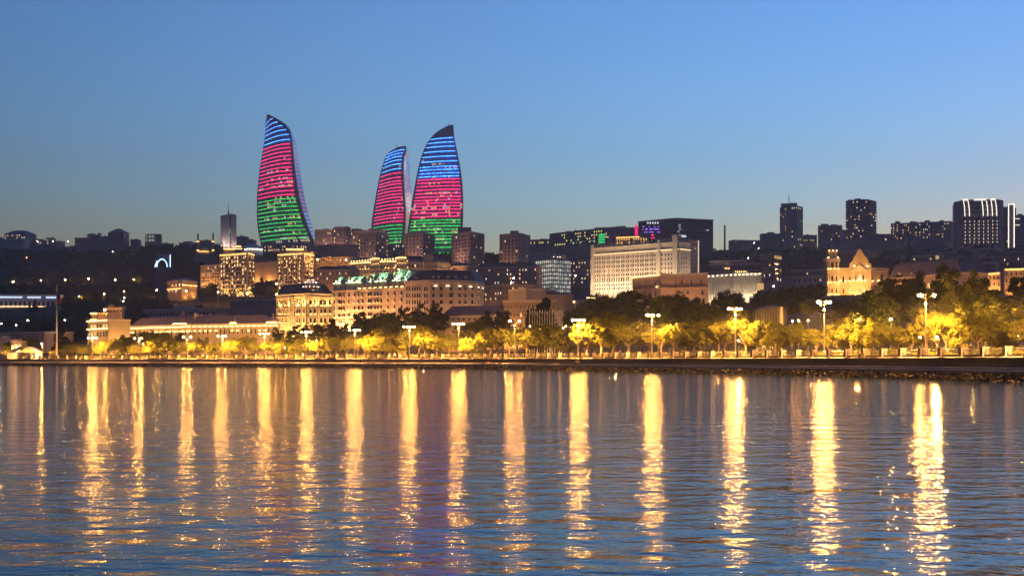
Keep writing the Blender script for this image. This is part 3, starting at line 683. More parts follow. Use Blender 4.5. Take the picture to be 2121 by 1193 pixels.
def lit_tower(label, pts, ytop, cols, fl, fpx, crown):
    b = bld('apartment_tower', label, 'tower', pts, ytop, SAND, fl, cols, fpx, .5, .55, .62, .22, litm=[W1, W2, W1])
    zs = [b.zt-.5*b.fh-(k+1)*b.fh for k in range(fl)]
    for i, nc in enumerate(cols):
        L = b.seg[i][4]
        slabs(b, i, zs, .9, .3, 'balcony_slab', TRIM)
        m = None
        for k in range(nc//2+1):
            u = min(max(L*k/(nc//2), .5), L-.5)
            m = MB(); m.box(u-.5, u+.5, -.55, .02, 0, b.zt-b.zb-1.0); segobj(b, i, m, 'pilaster', TRIM)
        for r, z in enumerate(zs):
            us = [L*(k+.5)/(nc//2) + b.rnd.uniform(-.4, .4) for k in range(nc//2) if b.rnd.random() < .62]
            dots(b, i, us, z+.5, DOTG, .9, .22)
        wash(b, i, 2, 420, GOLD, v=5); strip(b, i, b.zt-b.fh*.45, m=emi('gold_strip_mid', (1, .55, .16), .8), v=.7)
    for (a, c, yt) in crown:
        Z = b.Z0+3; x0, y0 = px2(a, Z); x1, y1 = px2(c, Z); z1 = zy(yt, Z)-b.zb; H = b.zt-b.zb
        m = MB(); m.prism([(x0-b.o[0], y0-b.o[1]), (x1-b.o[0], y1-b.o[1]), (x1-b.o[0], y1-b.o[1]+9), (x0-b.o[0], y0-b.o[1]+9)], H, z1); cr_ = m.build('crown_storey', SAND, b.e)
        q = MB(); q.box(x0-b.o[0]+.3, x1-b.o[0]-.3, y0-b.o[1]-.7, y0-b.o[1]-.45, z1-.9, z1-.65); q.build('light_strip', STRIPG, b.e)
        q = MB(); q.box(x0-b.o[0]-.5, x1-b.o[0]+.5, y0-b.o[1]-.9, y0-b.o[1]+9.5, z1, z1+.5); q.build('crown_cornice', TRIM, b.e)
    return b
lit_tower('brightly lit stone tower block with balconies, left of the pair below the slab tower', [(456, 1172), (512, 1150), (526, 1165)], 526, (10, 4), 10, 8.6, [(463, 502, 514), (486, 500, 509)])
lit_tower('brightly lit stone tower block with balconies, right of the pair below the left flame tower', [(576, 1165), (628, 1150), (649, 1168)], 525, (10, 4), 9, 8.6, [(592, 630, 515), (622, 648, 523)])
b = bld('low_block', 'long dark low building below the villa on the left slope', 'building', [(297, 960), (447, 930)], 641, PALE, 1, (22,), 9, .6, .6, .6, .0, frame=DTRIM, boxes=[(360, 400, 633)])
b = bld('low_block', 'long low dark building with a row of panes below the right lit tower block', 'building', [(478, 930), (574, 910)], 622, PLAS, 1, (18,), 9, .5, .6, .7, .0, frame=PALE)
# ------------------------------------------------------------------ front row of grand buildings
# lit corner building at left, blank side wall
b = bld('corner_building', 'gold-lit corner building with tall windows and a blank side wall near the flagpole', 'building', [(182, 690), (225, 668), (270, 672)], 664, SAND, 2, (7, 0), 15, .4, .6, .72, .3, litm=[W1])
strip(b, 0, b.zt-.5, v=.7, m=STRIPG); strip(b, 0, b.zt-4.4, v=.6, m=STRIPG); wash(b, 1, 2, 330, GOLD, v=7); wash(b, 0, 3, 200, GOLD, v=4)
bld('upper_block', 'plain grey upper block rising behind the gold-lit corner building', 'building', [(215, 705), (253, 700), (258, 708)], 638, PLAS, 1, (6, 0), 9, .3, .5, .4, 0, frame=DTRIM, boxes=[(222, 232, 634), (244, 254, 633)])
b = bld('turret', 'small lit turret on the roof of the gold-lit corner building', 'turret', [(189, 692), (204, 688)], 648.5, SAND, 1, (3,), 13, .25, .6, .8, .0, depth=4, sink=0)
strip(b, 0, b.zt-.3, v=.7, m=STRIPG); strip(b, 0, b.zt-3.4, v=.7, m=STRIPG)
# museum palace with mansard and domes
b = bld('palace', 'long low palace with a mauve mansard roof, chimneys and a line of gold lights', 'palace', [(268, 700), (400, 660), (580, 640)], 676, SAND, 1, (14, 20), 22, .15, .4, .55, .0, win='arch', roof=True, rh=4.0, rin=.82, rmat=MAUVE, mode='poly', depth=16)
for i in (0, 1):
    L = b.seg[i][4]; n = 10 if i == 0 else 16
    for k in range(n):
        u0, u1 = L*k/n+.4, L*(k+1)/n-.7
        strip(b, i, b.zt-1.2, u0, u1, .8, STRIPG, .25, .25)
        if b.rnd.random() < .75: strip(b, i, b.zt-3.2, u0+.3, u1-.3, .5, STRIPG)
    wash(b, i, 4, 130, GOLD, v=5)
H = b.zt-b.zb
for px, yt in ((405, 648), (410, 651), (418, 651), (436, 651), (448, 651), (456, 651), (463, 651), (491, 652), (497, 652), (507, 651), (517, 653), (524, 653), (531, 653), (540, 654), (548, 656)):
    Z = 662 if px < 490 else 655; x, y = px2(px, Z); z1 = zy(yt, Z)-b.zb
    m = MB(); m.box(x-b.o[0]-.5, x-b.o[0]+.5, y-b.o[1]-.4, y-b.o[1]+.4, H+1, z1); m.build('chimney', TRIM, b.e)
for px, Z, yt, r, name in ((378.5, 668, 641, 4.2, 'dome'), (486, 652, 655, 1.9, 'gable_ornament'), (566, 643, 648, 2.7, 'dome')):
    x, y = px2(px, Z); z1 = zy(yt, Z)-b.zb; x -= b.o[0]; y -= b.o[1]
    m = MB(); hh = z1-H
    m.lathe([(r, H-.5), (r, H+1.0), (r*.9, H+1.4), (r*.72, H+hh*.4), (r*.35, H+hh*.58), (r*.16, H+hh*.66), (r*.2, H+hh*.74), (.05, z1)], 12, (x, y, 0)); m.build(name, MAUVE if r > 3 else SAND, b.e)
    q = MB(); q.lathe([(r+.5, H+.2), (r+.5, H+.5)], 12, (x, y, 0)); q.build('ring_light', STRIPG, b.e)
# grand building with dome
b = bld('grand_building', 'gold-lit grand stone building with paired windows and a corner dome', 'building', [(572, 752), (611, 735), (640, 728), (690, 738)], 612, SAND, 0, mode='poly', depth=34, roof=True, rh=5.5, rin=.72)
for i, pxs in ((0, (580, 585, 593, 600)), (1, (616, 621, 630)), (2, (643, 652, 665, 673, 683))):
    for px in pxs:
        for r, (yc, kind) in enumerate(((626, 'plain'), (644, 'arch'), (663, 'plain'))):
            u, z = fac(b, i, px, yc); w = 1.7 if i == 2 and px > 640 else 1.15
            place(b, i, u, z, w, 2.5, window_mesh(kind, TRIM, GLASS))
            q = MB(); q.box(u-.7, u+.7, -.75, -.35, 0, .28); segobj(b, i, q, 'sill_light', emi('gold_sill', (1, .58, .18), .55), 0, z-1.85)
for i in (0, 1, 2):
    L = b.seg[i][4]
    for z in (b.zt-1.7, b.zt-6.9, b.zt-11.6, b.zt-16.0): slabs(b, i, [z], .35, .22, 'string_course', TRIM)
    wash(b, i, 3, 900, GOLD, v=7.0); wash(b, i, 2, 170, GOLD, v=2.5, z=b.zt-6.4)
for px in (602, 606, 610):
    u, z = fac(b, 0, px, 640); m = MB(); m.tube((u, -.6, 0), (u, -.6, b.zt-b.zb-3), .5, .42, 8); segobj(b, 0, m, 'pilaster', TRIM)
for px in (634, 659, 689):
    i = 1 if px < 640 else 2
    u, z = fac(b, i, px, 640); m = MB(); m.box(u-.45, u+.45, -.5, .02, 0, b.zt-b.zb-1); segobj(b, i, m, 'pilaster', TRIM)
x, y = px2(644, 735); x -= b.o[0]; y -= b.o[1]; H = b.zt-b.zb; zd = zy(596, 735)-b.zb; zt = zy(578, 735)-b.zb
m = MB(); m.lathe([(3.6, H-.5), (3.6, zd), (4.0, zd), (4.0, zd+.4)], 16, (x, y, 0)); m.build('dome_drum', SAND, b.e)
for k in range(8):
    a = 2*math.pi*(k+.5)/8
    put('drum_window', window_mesh('arch', TRIM, W1), b.e, (x+3.62*math.cos(a), y+3.62*math.sin(a), zd-2.2), a+math.pi/2, (1.4, 1, 2.4))
m = MB(); zb1 = zd+.4; m.lathe([(3.8, zb1), (3.5, zb1+1.2), (2.7, zb1+2.4), (1.7, zb1+3.2), (1.3, zb1+3.4), (1.2, zb1+4.1), (.5, zb1+4.6), (.1, zt), (.05, zt+3)], 16, (x, y, 0)); m.build('dome', mat('pink_lit_dome', (.5, .36, .33)), b.e)  # pinkish light on the dome is put into its colour
for rr, zz in ((4.1, zb1), (3.0, zb1+2.35), (1.5, zb1+3.5)):
    for k in range(12 if rr > 2 else 6):
        a = 2*math.pi*k/(12 if rr > 2 else 6); q = MB(); q.lathe([(.1, -.15), (.24, 0), (.1, .15)], 5, (x+rr*math.cos(a), y+rr*math.sin(a), zz)); q.build('dome_lamp', emi('rose_white_lamp', (1, .72, .52), .8), b.e)
# hotel with green lit mansards
b = bld('hotel', 'stone hotel with mansard roofs lit pale green above rows of tall windows', 'hotel', [(688, 850), (760, 832), (838, 812)], 601, BEIGE, 0, mode='poly', depth=22)
ROWS = (612, 625, 638.5, 652, 664.5)
for i, pxs in ((0, (693, 703, 707, 713, 723, 735, 743, 751)), (1, (764, 769, 777, 783, 790, 804, 818, 832))):
    for px in pxs:
        for r, yc in enumerate(ROWS):
            Zs = b.seg[i][1]; yy = HY-(HY-yc)*850/ (850-(px-688)/150*38) if False else HY-(HY-yc)*(1+(px-688)/150*.045)
            u, z = fac(b, i, px, yy+1.5)
            place(b, i, u, z, 1.5, 2.7, window_mesh('arch' if r == 3 else 'plain', TRIM, W2 if b.rnd.random() < .04 else GLASS))
            q = MB(); q.box(u-.95, u+.95, -.85, -.02, 0, .22); q.box(u-.95, u+.95, -.85, -.78, .22, .9); segobj(b, i, q, 'balcony', TRIM, 0, z-1.62)
            if r == 3 or (r == 2 and b.rnd.random() < .2):
                q = MB(); q.box(u+.95, u+1.3, -.7, -.4, 0, .3); segobj(b, i, q, 'facade_lamp', emi('gold_sill', (1, .58, .18), .55), 0, z-1.5)
    L = b.seg[i][4]
    wash(b, i, 4, 2100, (1, .48, .17), v=7); slabs(b, i, [b.zt-.9, b.zt-18.5], .5, .3, 'string_course', TRIM)
    for k in range(7):
        u = L*(k+.5)/7
        if (i == 1) or k > 4:
            m = MB(); m.box(u-1.1, u+1.1, .6, 2.6, 0, 3.4); segobj(b, i, m, 'attic_wall', SAND, 0, b.zt)
            q = MB(); q.box(u-1.0, u+1.0, -.1, .2, 0, .2); segobj(b, i, q, 'attic_light', emi('gold_attic', (1, .64, .22), 1.1), 0, b.zt+.2)
        place(b, i, u, b.zt+1.7, 1.1, 2.0, window_mesh('plain', TRIM, GLASS), v=-.58 if (i == 1 or k > 4) else -.9)
    m = MB(); m.box(.2, L-.2, 1.0 if i == 0 else 2.7, 14, 0, 3.6); segobj(b, i, m, 'attic_storey', BEIGE, 0, b.zt)
zr0 = b.zt+3.6
for (a, c, hgt, i) in ((690, 706, 4.2, 0), (716, 748, 4.0, 0), (762, 770, 5.2, 1), (775, 800, 5.5, 1), (812, 830, 6.6, 1), (834, 843, 6.2, 1)):
    u0, z = fac(b, i, a, 600); u1, z = fac(b, i, c, 600)
    m = MB(); t = min(1.6, (u1-u0)*.25)
    m.loft([[(u0, .9, 0), (u1, .9, 0), (u1, 9, 0), (u0, 9, 0)], [(u0+t*.5, 2.4, hgt*.55), (u1-t*.5, 2.4, hgt*.55), (u1-t*.5, 8, hgt*.55), (u0+t*.5, 8, hgt*.55)], [(u0+t, 3.6, hgt), (u1-t, 3.6, hgt), (u1-t, 7, hgt), (u0+t, 7, hgt)]])
    segobj(b, i, m, 'mansard_roof', GREENLIT, 0, zr0)
    n = max(1, int((u1-u0)/3))
    for k in range(n):
        u = lerp(u0, u1, (k+.5)/n)
        m = MB(); m.box(u-.55, u+.55, .75, 2.6, .3, 1.9); segobj(b, i, m, 'dormer', TRIM, 0, zr0)
    wash(b, i, max(1, int((u1-u0)/5)), 420, (.72, 1, .55), z=zr0+.4, v=.9, aim=.75, ang=150, u0=u0/b.seg[i][4], u1=u1/b.seg[i][4], zt=zr0+hgt+3)
    q = MB(); q.box(u0+.2, u1-.2, -.2, .1, 0, .25); segobj(b, i, q, 'roof_light', emi('green_white_strip', (.78, 1, .66), .5), 0, zr0+.2)
for px, yt in ((711, 577), (752, 572), (766, 573), (808, 563), (819, 556), (843, 570), (836, 566)):
    i = 0 if px < 760 else 1; u, z = fac(b, i, px, yt)
    m = MB(); m.box(u-.6, u+.6, 3, 4.2, -4, 0); segobj(b, i, m, 'chimney', TRIM, 0, z)
# hotel wing on the right, dark mansard
b = bld('hotel_wing', 'darker curved hotel wing with a black mansard roof right of the green-roofed hotel', 'hotel', [(838, 812), (890, 800), (940, 800), (985, 812), (1003, 830)], 583, BEIGE, 0, mode='poly', depth=26, roof=True, rh=6, rin=.86, rmat=SLATE)
for i, pxs in ((0, (843, 848, 855, 860, 865, 870, 880, 885)), (1, (898, 914, 934)), (2, (952, 964, 978)), (3, (990,))):
    for px in pxs:
        for r in range(4):
            u, z = fac(b, i, px, 598+r*13.8)
            place(b, i, u, z, 1.3 if i == 0 else 2.0, 2.5, window_mesh('plain' if i == 0 else 'arch', TRIM, GLASS))
            if i: 
                q = MB(); q.box(u-1.1, u+1.1, -.8, -.02, 0, .2); segobj(b, i, q, 'balcony', TRIM, 0, z-1.5)
    wash(b, i, 2, 800, (1, .50, .21), v=8.0)
    slabs(b, i, [b.zt-1.4], .4, .25, 'string_course', TRIM)
    if i: 
        L = b.seg[i][4]
        for k in range(2):
            q = MB(); u = L*(k+.5)/2; q.box(u-1, u+1, -.8, -.5, 0, .15); segobj(b, i, q, 'facade_lamp', emi('soft_white_strip', (1, .78, .5), .9), 0, b.zt-3.2)
for px in (897, 908, 928, 946, 966):
    i = 1 if px < 940 else 2; u, z = fac(b, i, px, 577)
    m = MB(); m.box(u-.8, u+.8, .5, 3, 0, 2.2); segobj(b, i, m, 'dormer', TRIM, 0, b.zt+.5)
u, z = fac(b, 0, 860, 573); m = MB(); m.box(u-1.6, u+1.6, .6, 4, 0, z-b.zt); segobj(b, 0, m, 'roof_pavilion', BEIGE, 0, b.zt)
# long vaulted roof right of the wing
b = bld('market_hall', 'long hall with a mauve vaulted roof below the hotel wing', 'hall', [(912, 660), (1046, 640)], 655, SAND, 0, depth=20, roof=True, rh=4.6, rin=.72, rmat=MAUVE)
L = b.seg[0][4]
for k in range(12): place(b, 0, L*(k+.5)/12, b.zt-1.6, 1.4, 1.8, window_mesh('arch', TRIM, GLASS))
wash(b, 0, 2, 260, AMBER, v=6)
# upper palace-like building with lit pediments
b = bld('upper_building', 'pale upper building with gold-lit cornice and three pediments above the hotel roofs', 'building', [(725, 1130), (800, 1105), (845, 1100), (905, 1108), (932, 1122)], 547, SAND, 0, mode='poly', depth=24, roof=True, rh=4.5, rin=.86)
for i, n in ((0, 13), (1, 8), (2, 10), (3, 5)):
    L = b.seg[i][4]
    for r in range(5):
        for k in range(n):
            u = L*(k+.5)/n; z = b.zt-3.2-r*4.0
            place(b, i, u, z, 1.35, 2.2, window_mesh('plain', TRIM, W1 if b.rnd.random() < .04 else GLASS))
            if (i in (0, 1) and r in (0, 2)) or (i == 3 and r == 2):
                if b.rnd.random() < .8: dots(b, i, [u+1.0], z-1.4, DOTG, .2, .22)
    if i in (0, 1): strip(b, i, b.zt+.25, m=STRIPG, v=.2)
    slabs(b, i, [b.zt-1.2, b.zt-5.2, b.zt-13.2], .4, .25, 'string_course', TRIM)
    wash(b, i, 2, 700 if i != 2 else 300, (1, .52, .2), v=6)
    for k in range(n):
        u = L*(k+.5)/n; m = MB(); m.box(u-.45, u+.45, .4, 2.4, 0, 1.5); segobj(b, i, m, 'dormer', TRIM, 0, b.zt+.3)
        if i in (0, 1): 
            q = MB(); q.lathe([(.1, 0), (.26, .25), (.1, .5)], 5, (u, 0, 1.7)); segobj(b, i, q, 'dormer_lamp', DOTG, 0, b.zt+.2)
for (a, c, i, yt, lit_) in ((770, 788, 0, 531, 1), (822, 843, 1, 529, 1), (877, 897, 2, 527, 0)):
    u0, z = fac(b, i, a, 540); u1, z = fac(b, i, c, 540); um, z2 = fac(b, i, (a+c)/2, yt)
    m = MB(); m.box(u0, u1, -1.0, 3, -16, z2-b.zt-2.2); m.loft([[(u0-.5, -1.3, z2-b.zt-2.2), (u1+.5, -1.3, z2-b.zt-2.2), (um, -1.3, z2-b.zt)], [(u0-.5, 3, z2-b.zt-2.2), (u1+.5, 3, z2-b.zt-2.2), (um, 3, z2-b.zt)]]); segobj(b, i, m, 'pedimented_bay', SAND, 0, b.zt)
    for r in range(4):
        for k in range(4):
            place(b, i, lerp(u0, u1, (k+.5)/4), b.zt+.2-r*4.0, 1.1, 2.2, window_mesh('arch' if r == 0 else 'plain', TRIM, GLASS), v=1.0)
            if lit_ and r in (0, 2) or (not lit_ and r == 2): 
                q = MB(); u = lerp(u0, u1, (k+.5)/4); q.box(u-.5, u+.5, -1.6, -1.3, 0, .2); segobj(b, i, q, 'sill_light', emi('gold_sill', (1, .58, .18), .55), 0, b.zt-1.3-r*4.0)
    if lit_:
        q = MB(); q.box(u0-.3, u1+.3, -1.9, -1.6, 0, .25); segobj(b, i, q, 'light_strip', STRIPG, 0, z2-2.1)

# ------------------------------------------------------------------ apartment slabs in front of the towers
for (pts, yt, fl, cols, lab, bx, lt) in (
    ([(652, 1560), (690, 1560)], 476, 6, (9,), 'dark apartment block just right of the left flame tower foot', [(671, 680, 474)], .10),
    ([(690, 1540), (717, 1525), (726, 1535)], 472, 6, (4, 3), 'apartment block with a blank pinkish end wall and flat roof box', [(694, 718, 470)], .08),
    ([(721, 1545), (750, 1550)], 477, 6, (6,), 'apartment block behind the left of the mauve high-rises', [(728, 749, 474)], .12),
    ([(750, 1560), (800, 1560)], 477, 5, (10,), 'low-topped dark block hidden behind the left mauve high-rise', [(763, 775, 474)], .0),
    ([(742, 1240), (780, 1225), (804, 1245)], 484, 8, (7, 5), 'mauve high-rise block left of the gap below the middle flame tower', [], .14),
    ([(839, 1240), (877, 1228), (900, 1250)], 484, 8, (5, 5), 'mauve high-rise block between the middle and right flame towers', [(858, 880, 482)], .03),
    ([(936, 1260), (975, 1230), (1003, 1255)], 486, 10, (6, 6), 'tall mauve high-rise block right of the right flame tower', [(948, 976, 471)], .02),
    ([(1035, 1270), (1074, 1255), (1098, 1280)], 486, 9, (5, 5), 'solitary mauve high-rise block with a roof house left of the glass office', [(1057, 1074, 478), (1074, 1084, 483)], .02)):
    b = bld('high_rise', lab, 'apartment block', pts, yt, PLAS, fl, cols, 7.3, .5, .42, .42, lt, frame=mat('brown_trim', (.16, .12, .12)), cor=PLAS, boxes=bx)
    for i in range(len(b.seg)):
        L = b.seg[i][4]
        for k in (0, .34, .67, 1):
            m = MB(); u = min(max(L*k, .35), L-.35); m.box(u-.3, u+.3, -.35, .02, 0, b.zt-b.zb-1.2); segobj(b, i, m, 'wall_rib', PLAS)
    wash(b, 0, 1, 700, (1, .5, .28), v=14)
x0, y0 = px2(940, 1300); m = MB()
bld('low_block', 'low lit garage wall with street lamps under the apartment blocks left of the pediments', 'building', [(652, 1180), (724, 1165)], 534, SAND, 1, (10,), 8, .3, .4, .4, .25)
b = bld('retaining_wall', 'row of grey concrete retaining slabs above the lit garage wall', 'wall', [(652, 1300), (690, 1290), (742, 1290)], 508, CONC, 0, mode='poly', depth=8, cornice=False)
for i in (0, 1):
    L = b.seg[i][4]
    for k in range(3):
        m = MB(); u = L*(k+.2)/3; m.box(u, u+L*.16, -1.2, .02, 0, b.zt-b.zb-.5); segobj(b, i, m, 'buttress', PLAS)
b = bld('low_block', 'slate-roofed brown block with lit windows left of the pedimented building', 'building', [(655, 1090), (727, 1080)], 560, BEIGE, 3, (11,), 9.5, .3, .38, .42, .18, roof=True, rh=3, rin=.75); wash(b, 0, 2, 250, AMBER, v=8)
b = bld('low_block', 'low hip-roofed brown block right of the pedimented building', 'building', [(931, 1130), (968, 1120), (986, 1135)], 552, BEIGE, 3, (6, 3), 8, .3, .4, .45, .2, roof=True, rh=3, rin=.55); wash(b, 0, 1, 250, AMBER, v=8)
bld('low_block', 'long slate-roofed block with scattered lit windows below the solitary high-rise', 'building', [(985, 1180), (1112, 1165)], 554, PLAS, 4, (20,), 8.5, .3, .38, .45, .16, roof=True, rh=3.5, rin=.8)
b = bld('low_block', 'stone block with balconies between the hotel wing and the round theatre', 'building', [(1004, 900), (1040, 880), (1110, 890)], 592, SAND, 3, (7, 11), 10, .3, .42, .5, .12, mode='poly', depth=16); wash(b, 0, 1, 400, AMBER, v=6); wash(b, 1, 2, 400, AMBER, v=6)
bld('low_block', 'pale low block with a green-lit terrace behind the glass office', 'building', [(1097, 1420), (1140, 1410)], 526, PALE, 1, (7,), 7, .3, .4, .5, .2, litm=[emi('green_terrace', (.2, .9, .5), .08)])
bld('low_block', 'brown block with lit windows right of the glass office', 'building', [(1180, 1330), (1226, 1320)], 539, PLAS, 6, (8,), 8, .3, .36, .42, .2, roof=True, rh=2, rin=.8)
# glass office
b = bld('glass_office', 'bright glass office cube with eight lit floors left of the white government block', 'office building', [(1109, 1275), (1143, 1255), (1182, 1272)], 540, CONC, 0, cornice=False)
GLIT = [roomlight('cool_office_a', (.95, .98, .85), .055), roomlight('cool_office_b', (1, .96, .75), .075), roomlight('cool_office_c', (.8, .88, .85), .035)]
for i, n in ((0, 8), (1, 10)):
    L = b.seg[i][4]; fh = 8.45*1265/FPX
    for r in range(9):
        zc = b.zt-(r+.55)*fh
        if zc < b.zb: continue
        for k in range(n):
            place(b, i, L*(k+.5)/n, zc, L/n*.97, fh*.78, window_mesh('plain', DTRIM, GLIT[1] if (r == 0 and i == 0) else b.rnd.choice(GLIT)))
        m = MB(); m.box(-.4, L+.4, -.6, .02, 0, .45); segobj(b, i, m, 'floor_slab', DARKC, 0, zc-fh*.5-.3)
x, y = px2(1147, 1268); x1, y1 = px2(1172, 1268); m = MB(); m.prism([(x-b.o[0], y-b.o[1]), (x1-b.o[0], y1-b.o[1]), (x1-b.o[0], y1-b.o[1]+9), (x-b.o[0], y-b.o[1]+9)], b.zt-b.zb, zy(528, 1268)-b.zb); m.build('penthouse', PALE, b.e)
dots(b, 1, [3, 8, 11], b.zt+2.2, DOTW, -1, .4)
# round theatre
b = bld('theatre', 'stepped brown stone theatre with a blank drum behind the flagpoles', 'theatre', [(1053, 640), (1090, 622), (1150, 640)], 601, BEIGE, 0, mode='poly', depth=24)
wash(b, 0, 2, 500, (1, .55, .25), v=6); wash(b, 1, 2, 260, (1, .55, .25), v=7)
b2 = bld('theatre_wing', 'lower projecting front of the stone theatre with lit niches', 'theatre', [(1043, 600), (1075, 596), (1150, 592)], 623, BEIGE, 2, (5, 9), 16, .35, .35, .6, .0, win='arch', mode='poly', depth=12)
wash(b2, 0, 2, 420, AMBER, v=4); wash(b2, 1, 2, 300, AMBER, v=4)
X0, Y0 = px2(1152, 640); gz = ground_z(X0, Y0); m = MB(); zt = zy(611, 640)-gz
e = thing('rotunda', 'blank round stone drum attached behind the theatre', 'rotunda', (X0, Y0, gz-1)); m.lathe([(7.5, 0), (7.5, zt), (8.0, zt), (8.0, zt+1)], 28); m.build('wall', BEIGE, e); m = MB(); m.lathe([(7.8, zt+1), (6.5, zt+1.6), (.2, zt+1.8)], 28); m.build('roof', SLATE, e)
b = bld('pavilion', 'small gold-lit pavilion with a pediment below the white government block', 'pavilion', [(1176, 800), (1215, 780), (1240, 785)], 624, SAND, 1, (5, 4), 12, .3, .5, .7, .0, roof=True, rh=3, rin=.6, mode='poly', depth=10)
dots(b, 0, [1, 3.5, 6, 8.5], b.zt-.6, DOTG, .3, .4); strip(b, 1, b.zt+1.0, m=STRIPG, v=-.2); wash(b, 1, 1, 150, AMBER, v=3)
# ------------------------------------------------------------------ institute and blocks on the ridge, centre right
b = bld('institute', 'long dark institute with yellow windows and green-lit bays on the ridge', 'building', [(1138, 1640), (1153, 1625), (1258, 1560)], 485, CONC, 4, (3, 22), 6.2, .4, .55, .5, .18, frame=DTRIM, mode='poly', depth=18, litm=[emi('yellow_office', (1, .75, .2), .14)], boxes=[(1146, 1152, 483)])
for r in range(4):
    q = MB(); u0, z = fac(b, 1, 1240, 489+r*5); u1, z1 = fac(b, 1, 1253, 489+r*5); q.box(u0, u1, -.4, -.2, 0, 1.6); segobj(b, 1, q, 'green_light_bay', emi('green_bay', (.05, .8, .2), .11), 0, z)
L = b.seg[1][4]
for k in range(26): 
    if b.rnd.random() < .5:
        q = MB(); u = L*(k+.5)/26; q.box(u-.8, u+.8, -.45, -.2, 0, .5); segobj(b, 1, q, 'green_lamp', emi('green_dim', (.15, .9, .35), .07), 0, b.zt-13.2-b.rnd.choice((0, 0, -4)))
bld('low_block', 'low block with a row of yellow windows left of the institute', 'building', [(1098, 1650), (1137, 1640)], 497, CONC, 1, (11,), 8, .3, .5, .5, .6, litm=[emi('yellow_office', (1, .75, .2), .14)])
bld('apartment_block', 'plain dark block behind the right end of the institute', 'building', [(1232, 1650), (1275, 1640), (1325, 1650)], 472, DARKC, 5, (4, 6), 7, .4, .35, .4, .05, frame=DTRIM, boxes=[(1288, 1296, 468)])
b = bld('lit_hall', 'small amber-lit colonnaded hall above the white government block', 'hall', [(1276, 1400), (1325, 1390), (1341, 1400)], 491, SAND, 2, (10, 3), 7.5, .2, .5, .7, .75, litm=[emi('amber_hall', (1, .5, .12), .16)]); strip(b, 0, b.zt-.9, m=emi('amber_soft', AMBER, .8)); wash(b, 0, 2, 200, AMBER, v=3); wash(b, 1, 1, 150, AMBER, v=3)
b = bld('big_block', 'wide purple-grey block with violet and magenta lights on the ridge', 'building', [(1322, 1600), (1400, 1560), (1477, 1580)], 459, mat('violet_grey_cladding', (.135, .12, .165), .6), 0, mode='poly', depth=30, cor=DARKC, boxes=[(1402, 1414, 456), (1440, 1450, 455)])
for i in (0, 1):
    L = b.seg[i][4]
    for r in range(6):
        m = MB(); m.box(.3, L-.3, -.15, .02, 0, 1.6); segobj(b, i, m, 'window_band', GLASS, 0, b.zt-4.5-r*3.9)
for k in range(5):
    u, z = fac(b, 0, 1342+k*5.2, 462); q = MB(); q.box(u-.9, u+.9, -.4, -.2, -1, 1); segobj(b, 0, q, 'lit_window', emi('white_window', (.95, .95, 1), .1), 0, z)
r_ = random.Random(3)
for k in range(34):
    px = r_.uniform(1331, 1368); y = r_.choice((470, 474.5, 475, 475.5, 481)); u, z = fac(b, 0, px, y); q = MB(); q.box(u-.5, u+.5, -.4, -.2, -.35, .35); segobj(b, 0, q, 'violet_lamp', emi('violet_led', (.35, .15, 1), .30), 0, z)
for k in range(6):
    u, z = fac(b, 0, r_.uniform(1350, 1358), r_.choice((487, 493))); q = MB(); q.box(u-.5, u+.5, -.4, -.2, -.35, .35); segobj(b, 0, q, 'magenta_lamp', LEDP, 0, z)
for y in (466, 470, 475, 480, 487):
    u, z = fac(b, 1, 1405+(y % 4), y); q = MB(); q.box(u-1.6, u+1.6, -.4, -.2, -.4, .4); segobj(b, 1, q, 'lit_window', emi('pale_window', (.8, .9, .85), .06), 0, z)
u, z = fac(b, 1, 1416, 489.5); q = MB(); q.box(u-3.0, u+3.0, -.4, -.2, -1.0, 1.0); segobj(b, 1, q, 'lit_window', emi('pale_window2', (.85, 1, .9), .1), 0, z)
u, z = fac(b, 1, 1465, 477); q = MB(); q.box(u-2, u+2, -.4, -.2, -.5, .5); segobj(b, 1, q, 'lit_window', emi('pale_window', (.8, .9, .85), .06), 0, z)
x, y = px2(1318, 1610); gz = gpx(1318, 1610); q = MB(); q.box(-1.6, 1.6, -1, 1, 0, zy(467, 1610)-gz); tag(q.build('light_column', emi('magenta_column', (1, .02, .2), .12), None, (x, y, gz)), 'magenta glowing column at the left end of the purple-grey block', 'light column')
# ------------------------------------------------------------------ white government block
b = bld('government_block', 'large white floodlit government block with tall pilasters and a crenellated top', 'government building', [(1225, 1215), (1366, 1160), (1396, 1150), (1407, 1147), (1430, 1160)], 511, LIME, 0, mode='poly', depth=34, cornice=False)
COLSX = {0: [1233+4.95*k for k in range(26)], 1: [1371, 1378, 1384.5, 1391], 3: [1412, 1417, 1422]}
def gy(px, y): return HY-(HY-y)*(1+(px-1225)/205*.052)
for i, pxs in COLSX.items():
    for n_, px in enumerate(pxs):
        for r in range(9):
            y = 524 if r == 0 else 536+ (r-1)*9.0
            h = 2.0 if r not in (0, 6) else (1.3 if r == 0 else 4.0)
            if r == 7: y += 2
            u, z = fac(b, i, px, gy(px, y))
            if z < b.zb+1: continue
            lit_ = r == 4 and i == 0 and n_ in (3, 5, 6, 7, 8)
            place(b, i, u, z, 1.35, h, window_mesh('arch' if r in (0, 7) else 'plain', LIME, W2 if lit_ else GLASS))
    if i == 0:
        for n_, px in enumerate(pxs[::2]):
            u, z = fac(b, i, px-2.4, 560); m = MB(); m.box(u-.28, u+.28, -.7, .02, 0, b.zt-b.zb-8.3); segobj(b, i, m, 'pilaster', LIME)
L0 = b.seg[0][4]
